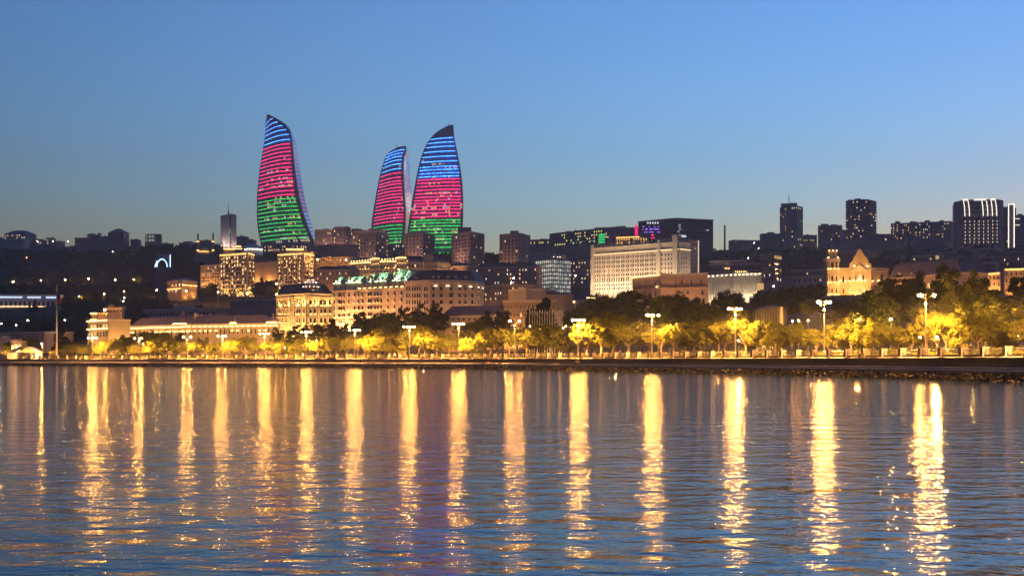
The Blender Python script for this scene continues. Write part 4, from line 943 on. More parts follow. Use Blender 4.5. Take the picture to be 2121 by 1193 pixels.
for i in range(4):
    L = b.seg[i][4]
    slabs(b, i, [b.zt-8.2], .9, .5, 'cornice', LIME)
    n = int(L/3.9)
    for k in range(n+1):
        m = MB(); u = min(max(L*k/max(n, 1), .3), L-.3); m.box(u-.25, u+.25, -.45, .02, -1.2, 1.7); segobj(b, i, m, 'merlon', LIME, 0, b.zt)
    slabs(b, i, [b.zt-1.9], 1.0, .4, 'eave', LIME)
    strip(b, i, b.zt-7.5, v=.4, m=emi('attic_wash', (1, .68, .34), .45))
    wash(b, i, {0: 9, 1: 2, 2: 1, 3: 2}[i], 1050, (1, .70, .42), v=15, aim=.62)
for i, px, w, top in ((0, 1228, 3.0, 1.0), (0, 1366, 2.4, 1.2), (1, 1399, 5.0, 4.0)):
    u, z = fac(b, min(i, 1), px, 550)
    m = MB(); m.box(u-w/2, u+w/2, -1.2, 4, 0, b.zt-b.zb+top); segobj(b, min(i, 1), m, 'corner_pier', LIME)
u, z = fac(b, 0, 1226, 600); q = MB(); q.box(u-1.0, u+1.0, -2.4, -1.9, 0, .4); segobj(b, 0, q, 'pier_light', STRIPW, 0, b.zb+3.5)
bld('block', 'dark rear wing with one pale vertical light right of the white government block', 'building', [(1430, 1190), (1449, 1195)], 499, PLAS, 8, (5,), 8, .4, .4, .4, .02, frame=DTRIM)
x, y = px2(1446.5, 1186); gz = gpx(1446, 1186); q = MB(); q.tube((0, 0, 0), (0, 0, zy(498, 1186)-gz), .45, .45, 6); tag(q.build('light_column', emi('pink_column', (1, .72, .6), .09), None, (x, y, gz)), 'thin pinkish light column on the rear wing right of the government block', 'light column')
# beige civic building in front
b = bld('civic_building', 'brown stone civic building with a lit eave in front of the white government block', 'civic building', [(1310, 640), (1368, 618), (1400, 622), (1466, 612)], 573, BEIGE, 0, mode='poly', depth=22)
for k in range(8): 
    L = b.seg[0][4]; strip(b, 0, b.zt-.6, L*k/8+.2, L*(k+1)/8-.25, .5, emi('eave_light', (1, .62, .2), .8), .25, .2)
for px in (1331, 1338, 1346): 
    u, z = fac(b, 0, px, 600); m = MB(); m.tube((u, -.8, 0), (u, -.8, b.zt-b.zb-8), .45, .4, 8); segobj(b, 0, m, 'column', SAND)
for (i, px, y, w, h) in ((0, 1326, 592, .8, 1.9), (0, 1358, 587, 1.2, 2.0), (0, 1368, 587, 1.0, 2.0), (0, 1336, 606, 1.2, 1.8), (0, 1347, 608, 1.2, 1.8), (0, 1358, 608, 1.2, 1.9), (1, 1400, 585, .9, 2.4), (2, 1412, 585, .8, 2.2), (2, 1432, 585, .8, 2.2), (2, 1452, 585, .8, 2.2), (2, 1425, 606, 1.0, 1.6), (2, 1455, 606, 1.2, 2), (2, 1457, 624, 1.4, 2.6)):
    u, z = fac(b, i, px, y); place(b, i, u, z, w, h, window_mesh('plain', BEIGE, GLASS))
u, z = fac(b, 2, 1443, 624); place(b, 2, u, z, 2.6, 2.0, window_mesh('plain', TRIM, roomlight('shop_light', (.95, 1, .9), .2)))
u, z = fac(b, 0, 1363, 597); m = MB(); m.box(u-1.6, u+1.6, -1.3, .02, 0, .9); segobj(b, 0, m, 'balcony', SAND, 0, z-.6); q = MB(); q.box(u-.3, u+.3, -.9, -.5, 0, .3); segobj(b, 0, q, 'balcony_lamp', STRIPG, 0, z+.4)
for i in (0, 1, 2): slabs(b, i, [b.zt-6.2], .5, .3, 'string_course', BEIGE); wash(b, i, 2, 420, (1, .46, .2), v=8)
# lit colonnade wall
b = bld('colonnade', 'long low white-lit colonnade right of the civic building', 'colonnade', [(1437, 905), (1520, 880), (1578, 870)], 572, LIME, 0, mode='poly', depth=10)
for i, n in ((0, 9), (1, 7)):
    L = b.seg[i][4]; us = [L*(k+.5)/n for k in range(n)]
    for u in us:
        q = MB(); q.box(u-.35, u+.35, -.9, -.5, 0, .35); segobj(b, i, q, 'downlight', emi('colonnade_lamp', (1, .74, .44), 1.5), 0, b.zt-.9)
    for k in range(n*2+1):
        u = min(max(L*k/(n*2), .3), L-.3); m = MB(); m.tube((u, -.5, 0), (u, -.5, b.zt-b.zb-.8), .28, .26, 6); segobj(b, i, m, 'column', LIME)
    wash(b, i, 3, 260, (1, .78, .5), v=4)
b = bld('dark_palace', 'unlit palace with arched windows behind the white-lit colonnade', 'palace', [(1468, 1010), (1521, 1000), (1576, 990)], 549, CONC, 2, (9, 8), 11, .4, .4, .55, .0, win='arch', mode='poly', depth=16, frame=DTRIM, boxes=[(1520, 1538, 545)])
for i, pxs, y in ((0, (1502, 1506, 1510), 556), (1, (1524, 1528, 1532, 1536, 1541, 1545), 563)): 
    for px in pxs: 
        u, z = fac(b, i, px, y); dots(b, i, [u], z, DOTG, .2, .22)
b = bld('square_tower', 'square stone tower with a lit loggia on top, right of the white-lit colonnade', 'tower', [(1575, 985), (1603, 965), (1619, 975)], 528, PLAS, 5, (5, 3), 10, .9, .38, .5, .12, frame=DTRIM)
for i, n in ((0, 8), (1, 4)):
    L = b.seg[i][4]
    for k in range(n): place(b, i, L*(k+.5)/n, b.zt-2.9, L/n*.6, 3.0, window_mesh('arch', TRIM, GLASS if i == 0 else emi('loggia', (1, .55, .18), .14)))
    for k in (0, 1): m = MB(); m.tube((L*k, 0, 0), (L*k, 0, 2.2), .2, .05, 6); segobj(b, i, m, 'finial', TRIM, 0, b.zt)
dots(b, 1, [1.2, 2.6, 4.0, 5.4], b.zt-7.5, DOTG, .2, .25); dots(b, 1, [2.0, 4.2], b.zt-11, DOTG, .2, .25); dots(b, 1, [2.4, 4.8], b.zt-14, DOTG, .2, .25); dots(b, 1, [4.5], b.zt-17.5, DOTG, .2, .3)
X0, Y0 = px2(1575.5, 700); gz = ground_z(X0, Y0)
e = thing('lit_sign_box', 'small amber glowing cube on a post below the square stone tower', 'sign box', (X0, Y0, gz)); m = MB(); m.tube((0, 0, -.3), (0, 0, zy(600, 700)-gz), .15, .15, 6); m.build('post', STEEL, e)
m = MB(); m.box(-1.3, 1.3, -1.3, 1.3, zy(600, 700)-gz, zy(587, 700)-gz); m.build('light_box', emi('amber_box', (1, .55, .2), .07), e)
X0, Y0 = px2(1501, 1750); gz = ground_z(X0, Y0); m = MB(); zt = zy(467, 1750)-gz; m.lathe([(1.3, -1), (1.0, zt-1.2), (1.3, zt-1.2), (1.3, zt)], 10); tag(m.build('chimney_stack', DARKC, None, (X0, Y0, gz)), 'thin dark chimney standing alone on the ridge', 'chimney')
# ------------------------------------------------------------------ right skyline
bld('low_block', 'low ridge block left of the tower with the antenna', 'building', [(1578, 1800), (1616, 1800)], 484, CONC, 2, (7,), 6, .3, .4, .4, .1, frame=DTRIM, boxes=[(1590, 1604, 481)])
bld('long_wall', 'long sloping terrace wall on the ridge left of the antenna tower', 'wall', [(1520, 1730), (1580, 1740)], 497, PLAS, 1, (10,), 6, .3, .3, .4, .1, frame=DTRIM)
b = bld('tower_block', 'dark tower block with a lattice antenna on the right ridge', 'tower block', [(1615, 1750), (1648, 1725), (1663, 1745)], 430, DARKC, 16, (7, 4), 5.3, .4, .42, .5, .10, frame=DTRIM, cornice=False, boxes=[(1619, 1633, 421.5), (1635, 1651, 420.5)])
for k in (.33, .5, .66): m = MB(); u = b.seg[0][4]*k; m.box(u-.6, u+.6, -.8, .02, 0, b.zt-b.zb+2); segobj(b, 0, m, 'wall_rib', DARKC)
m = MB(); hx = b.cxy[0]-3; H = b.zt-b.zb+5; m.tube((hx-1.4, b.cxy[1], H), (hx, b.cxy[1], H+11), .22, .14, 5); m.tube((hx+1.4, b.cxy[1], H), (hx, b.cxy[1], H+11), .22, .14, 5)
for k in range(4): m.tube((hx-1.2+.3*k, b.cxy[1], H+1+2*k), (hx+1.1-.27*k, b.cxy[1], H+2.4+2*k), .1, .1, 4)
m.tube((hx-1.5, b.cxy[1], H+7.5), (hx+1.5, b.cxy[1], H+7.5), .12, .12, 4); m.build('antenna', STEEL, b.e)
bld('low_block', 'low dark roofs right of the antenna tower', 'building', [(1663, 1800), (1692, 1800)], 487, CONC, 2, (6,), 6, .3, .4, .4, .1, frame=DTRIM)
bld('apartment_block', 'dark stepped block between the two ridge towers', 'building', [(1694, 1700), (1740, 1690)], 468, DARKC, 5, (9,), 6, .3, .38, .45, .08, frame=DTRIM, boxes=[(1702, 1716, 464), (1722, 1734, 465)])
b = bld('tower_block', 'broad rounded dark tower block with curved balconies on the right ridge', 'tower block', [(1752, 1665), (1765, 1652), (1785, 1646), (1803, 1652), (1815, 1668)], 417, DARKC, 13, (3, 5, 5, 3), 5.9, .3, .5, .45, .07, frame=DTRIM, mode='poly', depth=22, cornice=False, boxes=[(1757, 1772, 414), (1772, 1783, 411.5), (1787, 1800, 413), (1800, 1808, 415)])
for i in range(4): slabs(b, i, [b.zt-1.2-k*3.33 for k in range(13)], 1.2, .5, 'balcony_slab', CONC)
bld('low_block', 'low pale block in the gap right of the rounded tower block', 'building', [(1732, 1750), (1756, 1750)], 477, PALE, 1, (4,), 6, .3, .4, .4, .0, frame=DTRIM)
bld('low_block', 'low dark structure right of the rounded tower block foot', 'building', [(1800, 1600), (1850, 1600)], 485, DARKC, 2, (8,), 6, .3, .5, .5, .03, frame=DTRIM)
bld('long_block', 'long dark apartment slab with scattered lit windows on the right ridge', 'apartment block', [(1845, 1720), (1970, 1690)], 463, DARKC, 6, (32,), 5.3, .4, .45, .45, .13, frame=DTRIM, cornice=False, boxes=[(1856, 1864, 458.5), (1887, 1896, 458.5), (1917, 1926, 456.5), (1948, 1956, 456.5)])
# big hotel with white light ribs
b = bld('ridge_hotel', 'tall dark hotel with curved white light ribs and a grid of balcony lamps at right', 'hotel', [(1975, 1420), (1996, 1400), (2066, 1395), (2078, 1405)], 419, DARKC, 0, mode='poly', depth=26, cornice=False)
m = MB(); m.box(-4.2, .02, 1, 8, 0, b.zt-b.zb-2.4); segobj(b, 0, m, 'stair_block', DARKC)
for k in range(5): 
    q = MB(); q.box(-1.4, -.4, .6, .95, 0, 1.6); segobj(b, 0, q, 'stair_window', emi('stair_light', (.95, .97, 1), .10), 0, b.zt-5.5-k*3.5)
for r in range(16):
    m = MB(); m.box(.4, b.seg[1][4], -1.1, .02, 0, .45); segobj(b, 1, m, 'balcony_slab', CONC, 0, b.zt-17-r*3.4)
for k, px in enumerate((1999.5, 2009, 2018.5, 2028, 2037.5, 2047, 2056.5, 2065.5)):
    u, z0 = fac(b, 1, px-1, 449)
    m = MB(); m.box(u-.25, u+.25, -1.3, .02, 0, b.zt-b.zb-16); segobj(b, 1, m, 'fin', CONC)
    for r in range(7): dots(b, 1, [u], b.zt-21.5-r*3.42, DOTW, 1.4, .3, 'balcony_lamp')
    if k in (0, 1, 4, 5, 6, 7):
        m = MB(); pr = None
        for t in range(9):
            a = t/8; p = (u-(1-a)*1.6*(1-a)-.2, -.9+2.0*max(0, (.35-a))/.35*.8, (1-a)*(b.zt+.8-z0))
            if pr: m.tube(pr, p, .3, .3, 6)
            pr = p
        segobj(b, 1, m, 'light_rib', LINEW, 0, z0)
for a, c in ((0, 1), (3, 5), (6, 7)):
    xs = (1994, 2004, 2016, 2026, 2040, 2051, 2062); u0, z = fac(b, 1, {0: 1995, 3: 2017, 6: 2051}[a], 418); u1, z = fac(b, 1, {1: 2005, 5: 2041, 7: 2062}[c], 418)
    q = MB(); q.box(u0, u1, -.6, -.1, 0, 1.8); segobj(b, 1, q, 'crown_light', emi('crown_white', (1, .9, .75), .13), 0, b.zt-.9)
for r in range(3): 
    L = b.seg[1][4]
    for k in range(14): place(b, 1, L*(k+.5)/14, b.zt-4-r*4, L/14*.7, 2.2, window_mesh('plain', DARKC, GLASS))
for r in range(9):
    L = b.seg[1][4]
    for k in range(15): place(b, 1, L*(k+.5)/15, b.zt-18.6-r*3.42, L/15*.7, 2.0, window_mesh('plain', DARKC, GLASS))
b = bld('ridge_hotel_wing', 'lower balconied wing at the right of the ridge hotel', 'hotel', [(2062, 1440), (2088, 1430)], 431, DARKC, 14, (6,), 7, .5, .5, .5, .02, frame=DTRIM, cornice=False)
b = bld('light_framed_tower', 'narrow dark stair tower outlined in white light near the right edge', 'tower', [(2088, 1415), (2101, 1413)], 423.5, DARKC, 0, depth=8, cornice=False)
L = b.seg[0][4]
for u in (.3, L-.3): q = MB(); q.tube((u, -.4, b.zt-b.zb-43), (u, -.4, b.zt-b.zb), .42, .42, 6); segobj(b, 0, q, 'edge_light', LINEW)
q = MB(); q.tube((0, -.4, b.zt-b.zb), (L, -.4, b.zt-b.zb), .42, .42, 6); segobj(b, 0, q, 'top_light', LINEW)
for k in range(12): m = MB(); m.box(.8, L-.8, -.12, .02, 0, .3); segobj(b, 0, m, 'panel_joint', DTRIM, 0, b.zt-3-k*3.4)
b = bld('ridge_hotel_wing', 'balconied dark wing between the outlined stair tower and the right edge', 'hotel', [(2101, 1425), (2135, 1420)], 446, DARKC, 12, (8,), 7, .5, .5, .5, .02, frame=DTRIM, cornice=False)
for y in (454, 467): u0, z = fac(b, 0, 2102, y); q = MB(); q.box(.4, u0+4.5, -.9, -.5, 0, .35); segobj(b, 0, q, 'balcony_light', LINEW, 0, z)
# ------------------------------------------------------------------ palace with gable at right
b = bld('gabled_palace', 'gold-lit ornate palace with a steep gable and arched windows at right', 'palace', [(1738, 705), (1805, 700), (1840, 706)], 556, SAND, 0, mode='poly', depth=20)
zgnd = zy(612, 702)
def gab(px, y): return fac(b, 0 if px < 1805 else 1, px, y)
g = [(1759, 556), (1760, 546), (1767, 540), (1769, 532), (1773, 528), (1776, 520), (1779.5, 516), (1783, 516), (1786, 521), (1791, 530), (1797, 536), (1799, 544), (1805, 547), (1805, 556)]
m = MB(); P = [gab(min(px, 1804.9), y) for px, y in g]
m.loft([[(u, -1.2, z-b.zb) for u, z in P], [(u, 2.5, z-b.zb) for u, z in P]]); segobj(b, 0, m, 'gable', SAND)
u0, _ = gab(1759, 600); u1, _ = gab(1804.5, 600); m = MB(); m.box(u0, u1, -1.2, 2, 0, b.zt-b.zb); segobj(b, 0, m, 'central_bay', SAND)
u, z = gab(1781, 516); m = MB(); m.tube((u, .5, z-b.zb), (u, .5, z-b.zb+3.6), .12, .05, 6); segobj(b, 0, m, 'finial', TRIM)
for (px, y, w, h, kind, mt) in ((1747, 578, 1.3, 3.8, 'arch', GLASS), (1761, 577, 1.0, 2.6, 'arch', GLASS), (1773, 575, 1.0, 3.0, 'arch', GLASS), (1781, 575, 1.1, 3.0, 'arch', W3), (1788.5, 575, 1.0, 3.0, 'arch', GLASS), (1806, 577, 1.0, 2.4, 'plain', GLASS), (1826, 575, 2.6, 4.4, 'arch', GLASS), (1747, 603, 1.2, 3.0, 'plain', GLASS), (1762, 602, 1.0, 3.0, 'plain', W1), (1784.5, 602, 4.0, 4.0, 'arch', roomlight('portal_light', (1, .62, .22), .10)), (1806.5, 602, 1.1, 3.0, 'plain', W1), (1818, 603, 1.3, 2.8, 'plain', GLASS), (1829, 603, 1.3, 2.8, 'plain', GLASS)):
    u, z = gab(px, y); i = 0 if px < 1805 else 1
    place(b, i, u, z, w, h, window_mesh(kind, TRIM, mt), v=1.2 if 1759 < px < 1804.5 else 0)
for px, y in ((1768.5, 582), (1777, 582), (1785, 582), (1793, 582), (1741, 582), (1751, 583), (1817, 582), (1831, 582), (1772, 611), (1795, 611), (1760, 583), (1805, 583), (1818, 607), (1827, 607)):
    u, z = gab(px, y); i = 0 if px < 1805 else 1; q = MB(); q.box(u-.3, u+.3, -2.1 if 1759 < px < 1804.5 else -1.0, -1.75 if 1759 < px < 1804.5 else -.6, 0, .3); segobj(b, i, q, 'uplight', emi('gold_uplight', (1, .6, .2), 1.4), 0, z)
for px in (1769, 1777, 1785, 1793):
    u, z = gab(px, 580); m = MB(); m.tube((u, -1.7, z-b.zb), (u, -1.7, z-b.zb+5), .25, .22, 8); segobj(b, 0, m, 'column', TRIM)
u0, z = gab(1764, 563); u1, _ = gab(1797, 563); m = MB(); m.box(u0, u1, -2.2, -1.1, 0, .5); um = (u0+u1)/2; m.loft([[(u0, -2.1, .5), (u1, -2.1, .5), (um, -2.1, 3.4)], [(u0, -1.2, .5), (u1, -1.2, .5), (um, -1.2, 3.4)]]); segobj(b, 0, m, 'pediment', TRIM, 0, z)
for i in (0, 1):
    slabs(b, i, [b.zt-1.8], .45, .3, 'string_course', TRIM); L = b.seg[i][4]
    for k in range(int(L/1.2)): m = MB(); m.box(k*1.2+.1, k*1.2+.6, -.55, .02, 0, .6); segobj(b, i, m, 'corbel', TRIM, 0, b.zt-1.4)
    wash(b, i, 3 if i == 0 else 2, 560, (1, .48, .12), v=15, aim=.55)
u, z = gab(1770, 548); q = MB(); q.box(u-.3, u+.3, -2.2, -1.8, 0, .3); segobj(b, 0, q, 'gable_light', emi('gold_gable', (1, .6, .2), 2.0), 0, z-1)
u, z = gab(1797, 548); q = MB(); q.box(u-.3, u+.3, -2.2, -1.8, 0, .3); segobj(b, 0, q, 'gable_light', emi('gold_gable', (1, .6, .2), 2.0), 0, z-1)
m = MB(); H = b.zt-b.zb
for (a, c, y0_, y1_, Z, mt, nm) in ((1741, 1765, 556, 523, 714, mat('banded_brown_brick', (.25, .16, .12)), 'stage_block'), (1790, 1815, 535, 521, 716, mat('banded_brown_brick', (.25, .16, .12)), 'stage_block'), (1742, 1804, 523, 515.5, 722, PALE, 'roof_box')):
    x0, yy0 = px2(a, Z); x1, yy1 = px2(c, Z); m = MB(); n = 7 if nm == 'stage_block' else 1; za, zc = zy(y0_, Z)-b.zb, zy(y1_, Z)-b.zb
    m.box(x0-b.o[0], x1-b.o[0], yy0-b.o[1], yy0-b.o[1]+8, H-2, zc); o_ = m.build(nm, mt, b.e)
    if nm == 'stage_block':
        for k in range(n): q = MB(); z = lerp(za, zc, (k+.5)/n); q.box(x0-b.o[0]-.2, x1-b.o[0]+.2, yy0-b.o[1]-.35, yy0-b.o[1]+.02, z, z+.45); q.build('brick_band', TRIM, o_)
# corner tower with bell roof
X0, Y0 = px2(1725.5, 700); gz = zgnd-4
e = thing('corner_tower', 'ornate gold-lit corner tower with a bell-shaped roof and spire, left end of the gabled palace', 'tower', (X0, Y0, gz))
hw = 12.5*700/FPX; zt = zy(535, 700)-gz
m = MB(); m.box(-hw, hw, 0, 2*hw, 0, zt); m.build('wall', SAND, e)
for y0_, r in ((556, 1), (572, 2), (590, 3)):
    z = zy(y0_, 700)-gz; m = MB(); m.box(-hw-.3, hw+.3, -.35, 2*hw+.3, z, z+.35); m.build('string_course', TRIM, e)
m = MB(); m.box(-hw-.5, hw+.5, -.5, 2*hw+.5, zt-1.6, zt); m.build('cornice', TRIM, e)
for (y, h) in ((549, 3.8), (577, 3.0), (602, 2.6)):
    for x, w in ((-.5, 1.4), (1.6, 1.0)):
        put('window', window_mesh('arch', TRIM, GLASS), e, (x, 0, zy(y, 700)-gz), 0, (w, 1, h))
    for x in (-2.6, -1.55, .6, 2.4):
        m = MB(); m.tube((x, -.45, zy(y, 700)-gz-2), (x, -.45, zy(y, 700)-gz+2), .2, .18, 6); m.build('column', TRIM, e)
        q = MB(); q.box(x-.25, x+.25, -1.15, -.8, zy(y, 700)-gz-2.1, zy(y, 700)-gz-1.85); q.build('uplight', emi('gold_uplight', (1, .6, .2), 1.4), e)
c = (0, hw, 0); k = math.sqrt(2)
def sq(h, z): return [(-h, hw-h, z), (h, hw-h, z), (h, hw+h, z), (-h, hw+h, z)]
m = MB(); m.loft([sq(hw*1.05, zt), sq(hw*.82, zt+1.0), sq(hw*.72, zt+2.2), sq(hw*.78, zt+3.0), sq(hw*.9, zt+3.6), sq(hw*.86, zt+4.4), sq(hw*.5, zt+5.4), sq(hw*.3, zt+5.8)]); m.build('bell_roof', SAND, e)
m = MB(); ztop = zy(497, 700)-gz; m.lathe([(.9, zt+5.6), (.55, zt+6.2), (.3, zt+6.9), (.25, zt+7.6), (.03, ztop)], 8, (0, hw, 0)); m.build('spire', TRIM, e)
for x, y, z in ((-hw*.8, -.2, zt+.3), (hw*.8, -.2, zt+.3), (-hw*.6, .4, zt+3.7), (0, .3, zt+3.8), (hw*.6, .4, zt+3.7)):
    q = MB(); q.lathe([(.1, -.2), (.28, 0), (.1, .2)], 5, (x, y, z)); q.build('roof_lamp', DOTG, e)
# palace annex with mauve mansard
b = bld('palace_annex', 'long annex with a mauve mansard and round dormers right of the gabled palace', 'building', [(1840, 690), (1990, 640), (2046, 648)], 577, BEIGE, 1, (13, 5), 22, .5, .4, .6, .05, mode='poly', depth=26, roof=True, rh=6.5, rin=.86, rmat=MAUVE)
for px in (1861, 1886, 1907, 1928, 1965): 
    u, z = fac(b, 0, px, 571); m = MB(); m.lathe([(1.1, -1.0), (1.1, 1.2)], 10); 
    q = MB(); q.box(u-1.1, u+1.1, .2, 3, -1.0, .6); q.loft([[(u+1.1*math.cos(a), .2, .6+1.1*math.sin(a)) for a in [math.pi*t/6 for t in range(7)]], [(u+1.1*math.cos(a), 3, .6+1.1*math.sin(a)) for a in [math.pi*t/6 for t in range(7)]]]); segobj(b, 0, q, 'dormer', TRIM, 0, z)
    place(b, 0, u, z, 1.0, 1.4, window_mesh('arch', TRIM, GLASS), v=-.18)
wash(b, 0, 3, 260, AMBER, v=6); wash(b, 1, 1, 260, AMBER, v=6)
X0, Y0 = px2(1871, 760); gz = ground_z(X0, Y0); e = thing('round_turret', 'small pale green round turret rising behind the palace annex', 'turret', (X0, Y0, gz-1)); z1 = zy(541, 760)-gz+1; zt = zy(530, 760)-gz+1
GRN = mat('pale_green_paint', (.26, .40, .30)); m = MB(); m.lathe([(1.5, 0), (1.2, z1-2.5), (2.2, z1-.6), (2.2, z1)], 14); m.build('shaft', GRN, e); m = MB(); m.lathe([(1.3, z1), (1.3, zt), (.9, zt+.4)], 14); m.build('cap', GRN, e)
m = MB(); m.lathe([(2.35, z1), (2.35, z1+.5)], 14); m.build('gallery_rail', BLKM, e)
for (pts, yt, fl, cols, lab, wl, rf, lt) in (
    ([(1962, 1060), (2010, 1050)], 522, 2, (8,), 'jumbled low roof block below the ridge hotel, left', PLAS, None, .1),
    ([(2010, 1080), (2062, 1070)], 516, 2, (8,), 'dark roofed block below the ridge hotel, centre', CONC, True, .1),
    ([(2040, 1000), (2090, 1000)], 531, 2, (8,), 'mauve low house behind the dark trees at right', PLAS, True, .05),
    ([(2085, 1050), (2140, 1040)], 521, 2, (8,), 'grey low house at the right edge below the stair tower', CONC, True, .05),
    ([(1900, 950), (1962, 930)], 547, 1, (9,), 'low mauve-roofed house left of the small dome', PLAS, True, .04),
    ([(1985, 880), (2060, 870)], 545, 2, (12,), 'dark stone house row in front of the small dome', CONC, True, .05),
    ([(1640, 1000), (1712, 990)], 560, 2, (10,), 'low houses left of the gabled palace tower', PLAS, True, .12),
    ([(1640, 860), (1716, 850)], 574, 1, (7,), 'mauve flat-roofed house beside the gabled palace tower', PALE, None, .1),
    ([(1890, 1150), (1945, 1140)], 530, 2, (8,), 'dim low house with one bright square window on the right slope', PLAS, True, .1),
    ([(1470, 1180), (1540, 1170)], 541, 2, (9,), 'dim hillside houses left of the square stone tower', PLAS, True, .10)):
    bld('low_house', lab, 'house', pts, yt, wl, fl, cols, 9, .3, .38, .45, lt, frame=DTRIM, roof=rf, rh=2.6, rin=.7, rmat=SLATE)
X0, Y0 = px2(2000, 1000); gz = ground_z(X0, Y0); e = thing('small_dome', 'small dark domed building below the ridge hotel', 'dome', (X0, Y0, gz-1)); z1 = zy(527, 1000)-gz+1
m = MB(); m.lathe([(6, 0), (6, z1)], 18); m.build('drum', PLAS, e); m = MB(); m.lathe([(6.3, z1), (5.7, z1+2.4), (4, z1+4.3), (1.5, z1+5.3), (.1, z1+5.6)], 18); m.build('dome', SLATE, e)
x, y = px2(1941, 1120); b = bld('lit_cabin', 'tiny cabin that is one bright amber window on the right slope', 'cabin', [(1936, 1120), (1946, 1120)], 528, PLAS, 1, (1,), 9, .05, .9, .9, 1.0, depth=4, litm=[roomlight('cabin_light', (1, .66, .3), .09)])
b = bld('lit_facade_house', 'amber-lit classical house between dark trees at right', 'house', [(2030, 760), (2072, 745)], 567, SAND, 2, (5,), 13, .3, .4, .6, .0); strip(b, 0, b.zt-.8, m=STRIPA); wash(b, 0, 2, 350, AMBER, v=4)
b = bld('lit_facade_house', 'amber-lit house with a dark hipped roof at the right edge', 'house', [(2080, 720), (2150, 715)], 556, SAND, 2, (7,), 14, .3, .4, .6, .05, roof=True, rh=3, rin=.7); strip(b, 0, b.zt-.8, m=emi('amber_soft', AMBER, .8)); wash(b, 0, 2, 260, AMBER, v=4)
# glass pavilion in the park
b = bld('glass_pavilion', 'dark glass park pavilion with a shallow roof and lit end columns', 'pavilion', [(1563, 330), (1612, 310), (1626, 318)], 642, mat('dark_glass_wall', (.03, .025, .02), .2), 0, cornice=False)
m = MB(); 
for i in (0, 1):
    L = b.seg[i][4]; n = 9 if i == 0 else 3
    for k in range(n+1): m = MB(); u = L*k/n; m.tube((u, -.2, 0), (u, -.2, b.zt-b.zb), .07, .07, 6); segobj(b, i, m, 'mullion', STEEL)
m = MB(); k_ = 1.12; r0 = [(b.cxy[0]+(x-b.cxy[0])*k_, b.cxy[1]+(y-b.cxy[1])*k_, b.zt-b.zb) for x, y in b.loc]; r1 = [(b.cxy[0]+(x-b.cxy[0])*.3, b.cxy[1]+(y-b.cxy[1])*.3, b.zt-b.zb+.8) for x, y in b.loc]
m.loft([r0, r1]); m.build('roof', DTRIM, b.e)
for u in (.3, 1.1, 2.0): q = MB(); q.tube((u, -.5, 1), (u, -.5, b.zt-b.zb), .13, .13, 6); segobj(b, 1, q, 'glowing_column', emi('glowing_column', (1, .55, .18), .05))  # columns emit a glow in place of light falling on them
# ------------------------------------------------------------------ promenade: balustrade
def build_balustrade():
    d = 6.4; x, y = off(d)
    s = np.concatenate([[0], np.cumsum(np.hypot(np.diff(x), np.diff(y)))])
    q = CX+x/y*FPX
    i0 = int(np.searchsorted(q, -60)); i1 = int(np.searchsorted(q, 2330))
    step = 6.3; n = int((s[i1]-s[i0])/step)
    e = thing('balustrade', 'stone balustrade with square piers and metal rails along the whole promenade', 'balustrade', (float(x[i1]), float(y[i1]), 3.0))
    o = e.location
    pier = MB(); pier.box(-.42, .42, -.42, .42, 0, 1.12); pier.box(-.5, .5, -.5, .5, 1.12, 1.28); pier.box(-.48, .48, -.48, .48, 0.0, .2)
    pm = pier.mesh('pier', mat('pier_stone', (.155, .125, .115), .8, var=.25, scale=.8))
    rl = MB(); rl.tube((0, 0, 0), (1, 0, 0), .05, .05, 6); rm = rl.mesh('rail', mat('pale_rail', (.42, .38, .36), .5, var=.1, metal=.3))
    pl = MB(); pl.box(0, 1, -.2, .2, 0, .3); plm = pl.mesh('plinth', MATS['pier_stone'])
    P = []
    for k in range(n+1):
        t = s[i1]-k*step; P.append((float(np.interp(t, s, x)), float(np.interp(t, s, y))))
    for k, (a, b_) in enumerate(P):
        n2 = P[min(k+1, n)] if k < n else P[k-1]; rz = math.atan2(n2[1]-b_, n2[0]-a)
        put('pier', pm, e, (a-o.x, b_-o.y, 0), rz)
        if k < n:
            L = math.hypot(n2[0]-a, n2[1]-b_)
            c, sn = math.cos(rz), math.sin(rz)
            put('plinth', plm, e, (a-o.x+c*.5, b_-o.y+sn*.5, 0), rz, (L-1.0, 1, 1))
            if k < 62:
                for z in (.5, .75, 1.0): put('rail', rm, e, (a-o.x+c*.43, b_-o.y+sn*.43, z), rz, (L-.86, 1, 1))
            else: put('rail', rm, e, (a-o.x+c*.43, b_-o.y+sn*.43, .9), rz, (L-.86, 1, 1))
build_balustrade()
